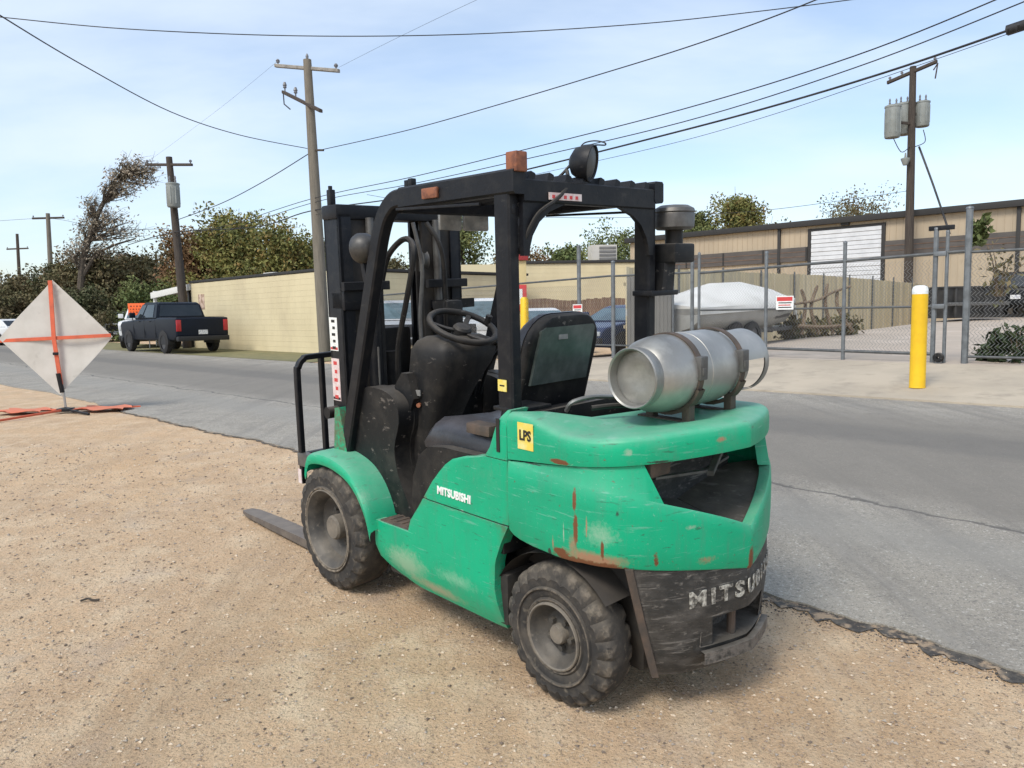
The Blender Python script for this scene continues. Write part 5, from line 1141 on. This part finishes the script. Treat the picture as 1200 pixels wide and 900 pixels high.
p2 = pole('leaning dark utility pole with one small transformer behind the dark pickup', Wp(219, 400, 34), Wp(198, 184, 34), .19, .13, PDARK)
arm(p2, Wp(171, 193, 34.4), Wp(225, 193, 33.6), .12, PDARK, (.03, .97)); can(p2, Wp(203, 229, 33.6), .27, 1.0, 2)
p3 = pole('small distant utility pole left of the leaning tree', Wp(63, 385, 62), Wp(56, 250, 62), .2, .15, PWOOD); arm(p3, Wp(38, 256, 62), Wp(75, 255, 62), .16, PDARK, (.03, .97))
p4 = pole('farthest small utility pole at the left edge of the picture', Wp(26, 385, 90), Wp(20, 274, 90), .2, .15, PDARK); arm(p4, Wp(8, 292, 90), Wp(33, 291, 90), .18, PDARK, (.03, .97))
p5 = pole('dark utility pole with three transformer cans in front of the tan metal building', Wp(1063, 392, 36), Wp(1070, 78, 36), .20, .14, PDARK)
arm(p5, Wp(1040, 97, 36.8), Wp(1098, 72, 35.2), .16, PDARK, (.05, .3, .96)); can(p5, Wp(1046, 143, 35.6), .33, 1.4, 2); can(p5, Wp(1059, 140, 36.4), .33, 1.4, 2); can(p5, Wp(1081, 134, 36), .30, 1.1, 2)
MB().lathe([(-.25, .10), (0, .20), (.05, .2), (.1, .05), (.3, .03)], Wp(1061, 187, 35.8)-p5.location, (0, 0, 1), 12).build('street_lamp_head', CAN, p5)
MB().tube([Wp(1094, 82, 35)-p5.location, Wp(1099, 74, 35)-p5.location, Wp(1096, 92, 35)-p5.location], .03, 6).build('cutout_fuse', PDARK, p5)
for a_, b_, c_ in (((1046, 160), (1056, 178), (1066, 172)), ((1082, 152), (1084, 166), (1072, 172))): MB().tube(catmull([Wp(*a_, 35.7)-p5.location, Wp(*b_, 35.7)-p5.location, Wp(*c_, 35.9)-p5.location], 5), .018, 6).build('service_loop', WIRE, p5)
def wire(label, pts, rad, group='overhead wires', name='power_line'):
    """pts: (u, v, depth) readings along one hanging wire, joined smoothly in space"""
    P = [Wp(*q) for q in pts]; o = MB().tube(catmull(P, 8), rad*(.82 if rad < .03 else 1), 6).build(name, WIRE, None, 60); return tag(o, label, 'wire', group)
def dl(u): return 18.9/(1+(u-600)/900)*1.0                               # depth along the line of poles running towards us on the right
wire('sagging wire from the top left corner down to the tall wooden pole', [(-60, -22, 11), (0, 18, 12.5), (100, 78, 16), (200, 131, 19.5), (280, 158, 22.5), (360, 174, 25)], .014)
wire('single wire crossing the top of the picture almost level', [(-60, 14, 15), (0, 20, 15), (150, 34, 15), (350, 42, 15), (550, 40, 15), (750, 28, 15), (900, 12, 15), (1010, -2, 15)], .011)
wire('wire rising from the tall wooden pole to the top edge right of centre', [(379, 175, 24.7), (480, 152, 22), (600, 118, 18.9), (700, 88, 17), (800, 57, 15.5), (900, 22, 14.2), (990, -14, 13.2)], .014)
wire('wire from the tall wooden pole down left to the leaning dark pole', [(362, 180, 25), (310, 212, 27.5), (260, 238, 30), (207, 258, 33.8)], .018)
wire('upper of the two thin wires rising to the top right corner', [(150, 284, 38), (250, 268, 31), (365, 233, 25), (480, 208, 21.8), (600, 179, 18.9), (800, 128, 15.5), (1000, 66, 13.1), (1190, -10, 11.4), (1290, -55, 10.7)], .013)
wire('lower of the two thin wires rising to the top right corner', [(255, 275, 31), (365, 238, 25), (480, 216, 21.8), (600, 190, 18.9), (800, 143, 15.5), (1000, 80, 13.1), (1200, 2, 11.3), (1290, -38, 10.7)], .012)
wire('thick black cable rising over the forklift guard to the right edge', [(150, 287, 38), (205, 272, 33.8), (300, 266, 28.5), (365, 247, 25), (480, 230, 21.8), (620, 198, 18.5), (780, 158, 15.7), (900, 126, 14.2), (1040, 84, 12.7), (1200, 29, 11.3), (1290, -6, 10.7)], .022)
wire('thin wire just under the thick black cable', [(365, 252, 25), (480, 236, 21.8), (620, 206, 18.5), (780, 170, 15.7), (900, 136, 14.2), (1040, 89, 12.7), (1200, 33, 11.3), (1290, -2, 10.7)], .006)
wire('black splice sleeve on the thick cable at the right edge', [(1180, 36, 11.45), (1192, 32, 11.35), (1210, 26, 11.2), (1230, 18, 11.05)], .075, name='cable_splice')
wire('slack loop of wire hanging above the rear work lamp', [(681, 171, 17.2), (686, 167, 17.2), (697, 165, 17.1), (708, 167, 17.0), (709, 170, 17.0), (698, 170, 17.1), (684, 173, 17.2)], .020, name='wire_loop')
wire('guy wire from the transformer pole down to the right', [(1077, 172, 36), (1094, 218, 35), (1113, 274, 34)], .045, name='guy_wire')
wire('level service wire seen through the guard opening behind the seat', [(430, 228, 40), (560, 250, 38), (660, 255, 37), (760, 254, 36), (900, 246, 35), (1062, 224, 36)], .014)
wire('faint high wire left of the tall wooden pole top', [(325, 72, 25.7), (260, 125, 31), (200, 170, 38), (172, 190, 34.4)], .004)
wire('faint high wire right of the tall wooden pole top', [(397, 79, 24.5), (450, 52, 21), (520, 18, 18), (580, -10, 16)], .004)
wire('level wires among the trees left of the leaning dark pole', [(-40, 262, 60), (56, 256, 62), (120, 268, 50), (198, 268, 34)], .016)

# ------------------------------------------------------------------ trees and plants
BARK = material('grey_brown_bark', (.10, .08, .06), .9, 0, (.06, .05, .04), 8, .4, .65, bump=.2)
BARKD = material('dark_bark', (.045, .038, .032), .9, 0, (.08, .065, .05), 8, .4, .65)
def leafmat(n, a, b, c_, sc=.55): return material(n, a, .75, 0, b, sc, .40, .60, c3=c_, sc3=1.7, lo3=.50, hi3=.66, spec=.2)
LM = {'dark': leafmat('dark_olive_leaves', (0.064, 0.077, 0.036), (0.109, 0.096, 0.049), (0.147, 0.118, 0.070)), 'brown': leafmat('brown_olive_leaves', (0.134, 0.122, 0.061), (0.179, 0.134, 0.074), (0.096, 0.105, 0.049)),
      'autumn': leafmat('autumn_olive_leaves', (0.198, 0.198, 0.061), (0.122, 0.138, 0.049), (0.256, 0.173, 0.064)), 'rust': leafmat('russet_leaves', (0.243, 0.141, 0.074), (0.166, 0.128, 0.059), (0.192, 0.102, 0.061)),
      'green': leafmat('mid_green_leaves', (0.102, 0.138, 0.051), (0.173, 0.186, 0.070), (0.070, 0.092, 0.038)), 'grey': leafmat('grey_brown_twigs', (0.269, 0.224, 0.166), (0.371, 0.314, 0.243), (0.179, 0.160, 0.109)), 'weed': leafmat('weed_leaves', (.035, .055, .028), (.06, .08, .035), (.03, .04, .02), 6)}
def leaves(m, cs, sz, rs_, asp=1.7):
    n = len(cs); a = rs_.randn(n, 3); a /= np.linalg.norm(a, axis=1)[:, None]; b = np.cross(a, rs_.randn(n, 3)); b /= np.linalg.norm(b, axis=1)[:, None]
    k = (sz*(.6+.8*rs_.rand(n)))[:, None]; a = a*k*.5*asp; b = b*k*.5
    v = np.stack([cs-a, cs+b, cs+a, cs-b], 1).reshape(-1, 3); o = len(m.v); m.v += [tuple(q) for q in v.tolist()]; m.f += [(o+4*i, o+4*i+1, o+4*i+2, o+4*i+3) for i in range(n)]; m.mi += [m.cur]*n
def tree(name, label, cat, group, u, Y, ztop, wid, lm, n, sz, seed, base=.25, lobes=9, bark=None, gap=.62, vcol=372, depth=None):
    """tapered trunk with limbs that end in uneven leaf clumps"""
    rs_ = np.random.RandomState(seed); q = Wp(u, vcol, Y); z0 = terrain(q.x, q.y); o = empty(name, (q.x, q.y, z0), label, cat, group)
    H = ztop-z0; d_ = depth or wid; m = MB(); cen = []; n = int(n*3.0); sz = sz*.52; lobes = lobes+5 if lobes > 8 else lobes
    for i in range(lobes):
        a = rs_.rand()*6.28; rr = math.sqrt(rs_.rand())*.72; z = base+(1-base)*(.12+.80*rs_.rand()); k = math.sin(math.pi*min(max((z-base)/(1-base), .12), .93)**.75)
        cen.append((np.array([math.cos(a)*rr*wid/2*max(k, .45), math.sin(a)*rr*d_/2*max(k, .45), z*H]), (.20+.16*rs_.rand())*min(wid, H)))
    cen.append((np.array([0, 0, H*.86]), .14*H+.1*wid)) if lobes else None
    tr = [(0, 0, -.2), (.1*rs_.randn(), .1*rs_.randn(), H*.25), (.2*rs_.randn(), .2*rs_.randn(), H*.55), (.2*rs_.randn(), .2*rs_.randn(), H*.85)]
    r0 = .022*H+.05; tm = MB().tube(catmull(tr, 4), list(np.linspace(r0, r0*.2, 13)), 8)
    pts = catmull(tr, 4)
    for c_, r_ in cen:
        st_ = pts[min(int(len(pts)*max(.12, (c_[2]/H)*.62)), len(pts)-1)]; e = Vector(c_); mid_ = st_.lerp(e, .5)+Vector((0, 0, .08*H)); tm.tube(catmull([st_, mid_, e], 4), list(np.linspace(r0*.45, r0*.08, 9)), 6)
        for _ in range(3): tm.tube([e.lerp(st_, .35), e+Vector(rs_.randn(3)*r_*.5)], [r0*.14, r0*.04], 5)
    tm.build('trunk', bark or BARKD, o)
    per = n//len(cen)
    for c_, r_ in cen:
        kk = 9; sub = c_+np.clip(rs_.randn(kk, 3), -1.5, 1.5)*np.array([r_, r_, r_*.75])*.50; ids = rs_.randint(0, kk, per); dq = rs_.randn(per, 3); dq /= np.linalg.norm(dq, axis=1)[:, None]; p = sub[ids]+dq*(rs_.rand(per, 1)**.45)*r_*.46*gap/.62; leaves(m, p, sz, rs_)
    m.build('crown', LM[lm], o, 0, weld=False); return o
GL = 'trees beyond the left end of the street'
row = [(-30, 58, 4.3, 9, 'dark', 'dark bushy tree at the far left edge'), (22, 62, 4.6, 9, 'brown', 'brownish tree just right of the far left edge'), (70, 60, 5.2, 9, 'dark', 'dark olive tree behind the diamond sign top'), (112, 54, 5.4, 8, 'brown', 'brown tree around the foot of the leaning bare tree'), (150, 58, 5.8, 9, 'dark', 'dark tree above the orange work sign'), (196, 56, 5.9, 8, 'brown', 'brownish tree between leaning bare tree and leaning pole')]
for i, (u, Y, zt, wd, lm, lab) in enumerate(row): tree('leafy_tree', lab, 'tree', GL, u, Y, zt, wd, lm, 5200, .26, 20+i, .04, 11, gap=.75)
for i, (u, Y, zt, wd, lm, lab) in enumerate([(5, 48, 2.9, 8, 'brown', 'low brown shrub row left of the diamond sign'), (95, 46, 3.1, 7, 'dark', 'low dark shrub behind the right half of the diamond sign'), (172, 47, 3.2, 7, 'green', 'low green shrub beside the white awning')]): tree('shrub', lab, 'shrub', 'shrubs at the far left', u, Y, zt, wd, lm, 3600, .20, 40+i, .02, 9, gap=.8)
row = [(232, 50, 6.2, 6, 'rust', 'russet tree at the left end of the cream wall'), (274, 48, 7.3, 6.4, 'autumn', 'olive autumn tree behind the left half of the cream wall'), (322, 47, 6.3, 6.2, 'autumn', 'yellow-green tree behind the middle of the cream wall'), (360, 50, 5.5, 5.5, 'green', 'brownish tree behind the tall wooden pole'), (405, 50, 5.6, 7, 'dark', 'dark tree behind the left mast rail')]
for i, (u, Y, zt, wd, lm, lab) in enumerate(row): tree('leafy_tree', lab, 'tree', 'trees behind the cream wall', u, Y, zt, wd, lm, 4800, .24, 60+i, .2, 11)
row = [(542, 52, 7.6, 5.5, 'green', 'green tree above the steering wheel under the guard'), (625, 64, 6.0, 8, 'rust', 'low reddish tree line right of the left guard pillar'), (668, 50, 5.3, 3.2, 'green', 'small spiky green tree in the guard opening'), (722, 58, 7.4, 7, 'green', 'green tree behind the rooftop cooler'), (586, 60, 5.2, 6, 'brown', 'low brown tree behind the left guard pillar'), (470, 55, 5.0, 7, 'brown', 'brown tree seen through the forklift mast')]
for i, (u, Y, zt, wd, lm, lab) in enumerate(row): tree('leafy_tree', lab, 'tree', 'trees seen through the forklift guard', u, Y, zt, wd, lm, 3200, .24, 80+i, .2, 9, gap=.7)
row = [(866, 68, 10.6, 6.2, 'autumn', 'round olive tree behind the left part of the metal building roof'), (816, 70, 9.7, 4.0, 'green', 'small green treetop left of the round olive tree'), (896, 72, 9.6, 4.0, 'autumn', 'small olive treetop right of the round olive tree')]
for i, (u, Y, zt, wd, lm, lab) in enumerate(row): tree('leafy_tree', lab, 'tree', 'trees behind the metal building', u, Y, zt, wd, lm, 4200, .28, 100+i, .45, 9)
tree('sparse_tree', 'sparse treetop showing over the metal building roof above the white door', 'tree', 'trees behind the metal building', 1005, 70, 10.2, 7, 'brown', 3000, .24, 120, .55, 9, gap=.9)
# leaning half-bare tree
rs_ = np.random.RandomState(9); q = Wp(92, 372, 52); lt = empty('leaning_tree', (q.x, q.y, terrain(q.x, q.y)), 'tall half-bare tree leaning right with a grey-brown tuft of twigs at its top', 'tree')
def rel(u, v, Y=52): return Wp(u, v, Y)-lt.location
tm = MB(); lm_ = MB()
main = catmull([(0, 0, -.2), rel(96, 320), rel(106, 275), rel(120, 240), rel(134, 215), rel(150, 192)], 5); tm.tube(main, list(np.linspace(.28, .035, len(main))), 9)
second = catmull([rel(94, 330), rel(112, 300), rel(132, 288), rel(158, 280)], 4); tm.tube(second, list(np.linspace(.16, .04, len(second))), 7)
spread = [((136, 208), 13, 10, 260), ((150, 197), 11, 11, 260), ((162, 210), 13, 12, 240), ((172, 206), 8, 13, 130), ((148, 225), 12, 9, 130), ((128, 222), 11, 8, 150), ((112, 252), 15, 14, 260), ((130, 262), 20, 12, 240), ((98, 268), 14, 14, 240), ((148, 275), 18, 8, 170), ((118, 292), 24, 12, 330), ((84, 296), 14, 12, 220), ((102, 238), 8, 7, 70)]
for (u, v), su, sv, n in spread:
    k = 52/900; c_ = rel(u, v); st_ = min(main, key=lambda p: (p-c_-Vector((0, 0, -1.2))).length); ends = []
    for _ in range(16):
        e = c_+Vector((np.clip(rs_.randn(), -1.6, 1.6)*su*k*.6+.35, rs_.randn()*su*k*.5, np.clip(rs_.randn(), -1.6, 1.6)*sv*k*.6+.25)); P = catmull([st_, st_.lerp(e, .55)+Vector(rs_.randn(3)*.12), e], 4); tm.tube(P, list(np.linspace(.045, .008, len(P))), 4); ends.append(P)
        for _ in range(4):
            b_ = P[rs_.randint(4, len(P))]; tm.tube([b_, b_+Vector((.30+.25*rs_.randn(), .3*rs_.randn(), .22+.25*rs_.randn()))], [.012, .005], 3)
    cs = np.array([ends[rs_.randint(16)][rs_.randint(4, 9)][:] for _ in range(n)])+rs_.randn(n, 3)*.17; leaves(lm_, cs, .085, rs_, 2.6)
    cs = np.array(c_[:])+np.clip(rs_.randn(n, 3), -1.7, 1.7)*np.array([su*k*.55, su*k*.5, sv*k*.55]); leaves(lm_, cs[::2], .085, rs_, 2.4)
tm.build('trunk', BARK, lt); lm_.build('twigs', LM['grey'], lt, 0, weld=False)
# weeds along the fence, climber on the gate post, dry brush by the rack
def weed(label, u, v, Y, h_, wd, n, sz, seed, lm='weed', z=None, name='weed', cat='plant', group='weeds at the mesh fence'):
    rs_ = np.random.RandomState(seed); q = Wp(u, v, Y); z0 = terrain(q.x, q.y) if z is None else z; o = empty(name, (q.x, q.y, z0), label, cat, group); m = MB(); s_ = MB()
    for i in range(9):
        a = rs_.rand()*6.28; e = Vector((math.cos(a)*wd*.45*rs_.rand(), math.sin(a)*wd*.3, h_*(.5+.5*rs_.rand()))); P = catmull([(e.x*.2, e.y*.2, 0), (e.x*.5, e.y*.5, e.z*.6), e], 4); s_.tube(P, list(np.linspace(.012, .004, len(P))), 5)
        t = rs_.rand(n//9, 1)**.7; base_ = np.array([P[int(x*(len(P)-1))][:] for x in t[:, 0]]); leaves(m, base_+rs_.randn(n//9, 3)*wd*.10, sz, rs_)
    s_.build('stem', BRK, o); m.build('foliage', LM[lm], o, 0, weld=False); return o
weed('bushy dark weed at the foot of the mesh fence right of the gate post', 1168, 425, 13.1, .55, .55, 260, .10, 1); weed('thin tall weed at the right edge of the mesh fence', 1192, 426, 12.8, .75, .5, 160, .08, 2); weed('small weed between gate post and bushy weed', 1150, 427, 13.4, .3, .4, 90, .07, 3)
weed('green climber clump on top of the tall gate post', 1146, 278, 13.5, .45, .45, 240, .08, 4, 'green', z=2.38, name='climber'); weed('dry vine tangled in the mesh near its top right of the gate post', 1172, 320, 13.0, .9, 1.1, 150, .06, 5, 'brown', z=1.45, name='climber')
for i, (u, lab) in enumerate(((925, 'dry brush under the boat bow'), (955, 'dry brown brush at the left foot of the pole rack'), (990, 'dry brown brush at the right foot of the pole rack'))): weed(lab, u, 392, 22.5, .55, 1.3, 330, .11, 30+i, 'brown', name='dry_brush', group='dry brush along the plank fence')
# red-capped post with its sign and little yellow post, behind the left guard pillar
q = Wp(612, 385, 22); gp = empty('sign_post', (q.x, q.y, terrain(q.x, q.y)), 'tan post with dark red top box and red and white plate by the guard pillar', 'post')
REDB = material('dark_red_paint', (.30, .028, .03), .5); TANP = material('tan_post_paint', (.55, .44, .22), .6)
MB().box((-.13, -.10, 0), (.14, .10, 2.78), .01).build('post', TANP, gp); MB().box((-.22, -.18, 2.78), (.20, .18, 3.38), .03).build('cap_box', REDB, gp)
pl_ = MB().box((-.20, -.16, 1.36), (.14, -.11, 2.10), .01).build('plate', REDP, gp); MB().box((-.17, -.166, 1.55), (.02, -.161, 1.98)).build('white_panel', WHITEP, pl_, 0)
q = Wp(615, 385, 20.5); yp = empty('bollard', (q.x, q.y, terrain(q.x, q.y)), 'small distant yellow post left of the seat back', 'bollard'); MB().lathe([(0, .11), (1.66, .11), (1.72, .07), (1.73, 0)], (0, 0, 0), (0, 0, 1), 18).build('pipe', BY, yp)
q = Wp(104, 706, 3.6); q.z = terrain(q.x, q.y)
d_ = (Wp(104, 706, 1)-Vector((0, 0, CAMZ))); t_ = 1.0
for _ in range(60): pt_ = Vector((0, 0, CAMZ))+d_*t_; t_ += (pt_.z-terrain(pt_.x, pt_.y))*.6
m = MB(); P = catmull([pt_+Vector((-.045, 0, .010)), pt_+Vector((-.01, .012, .018)), pt_+Vector((.02, .004, .012)), pt_+Vector((.055, .008, .012))], 5); m.tube(P, [.006]*len(P), 6); tag(m.build('twig', BARKD), 'short dark curved twig lying on the bare dirt at left', 'twig')
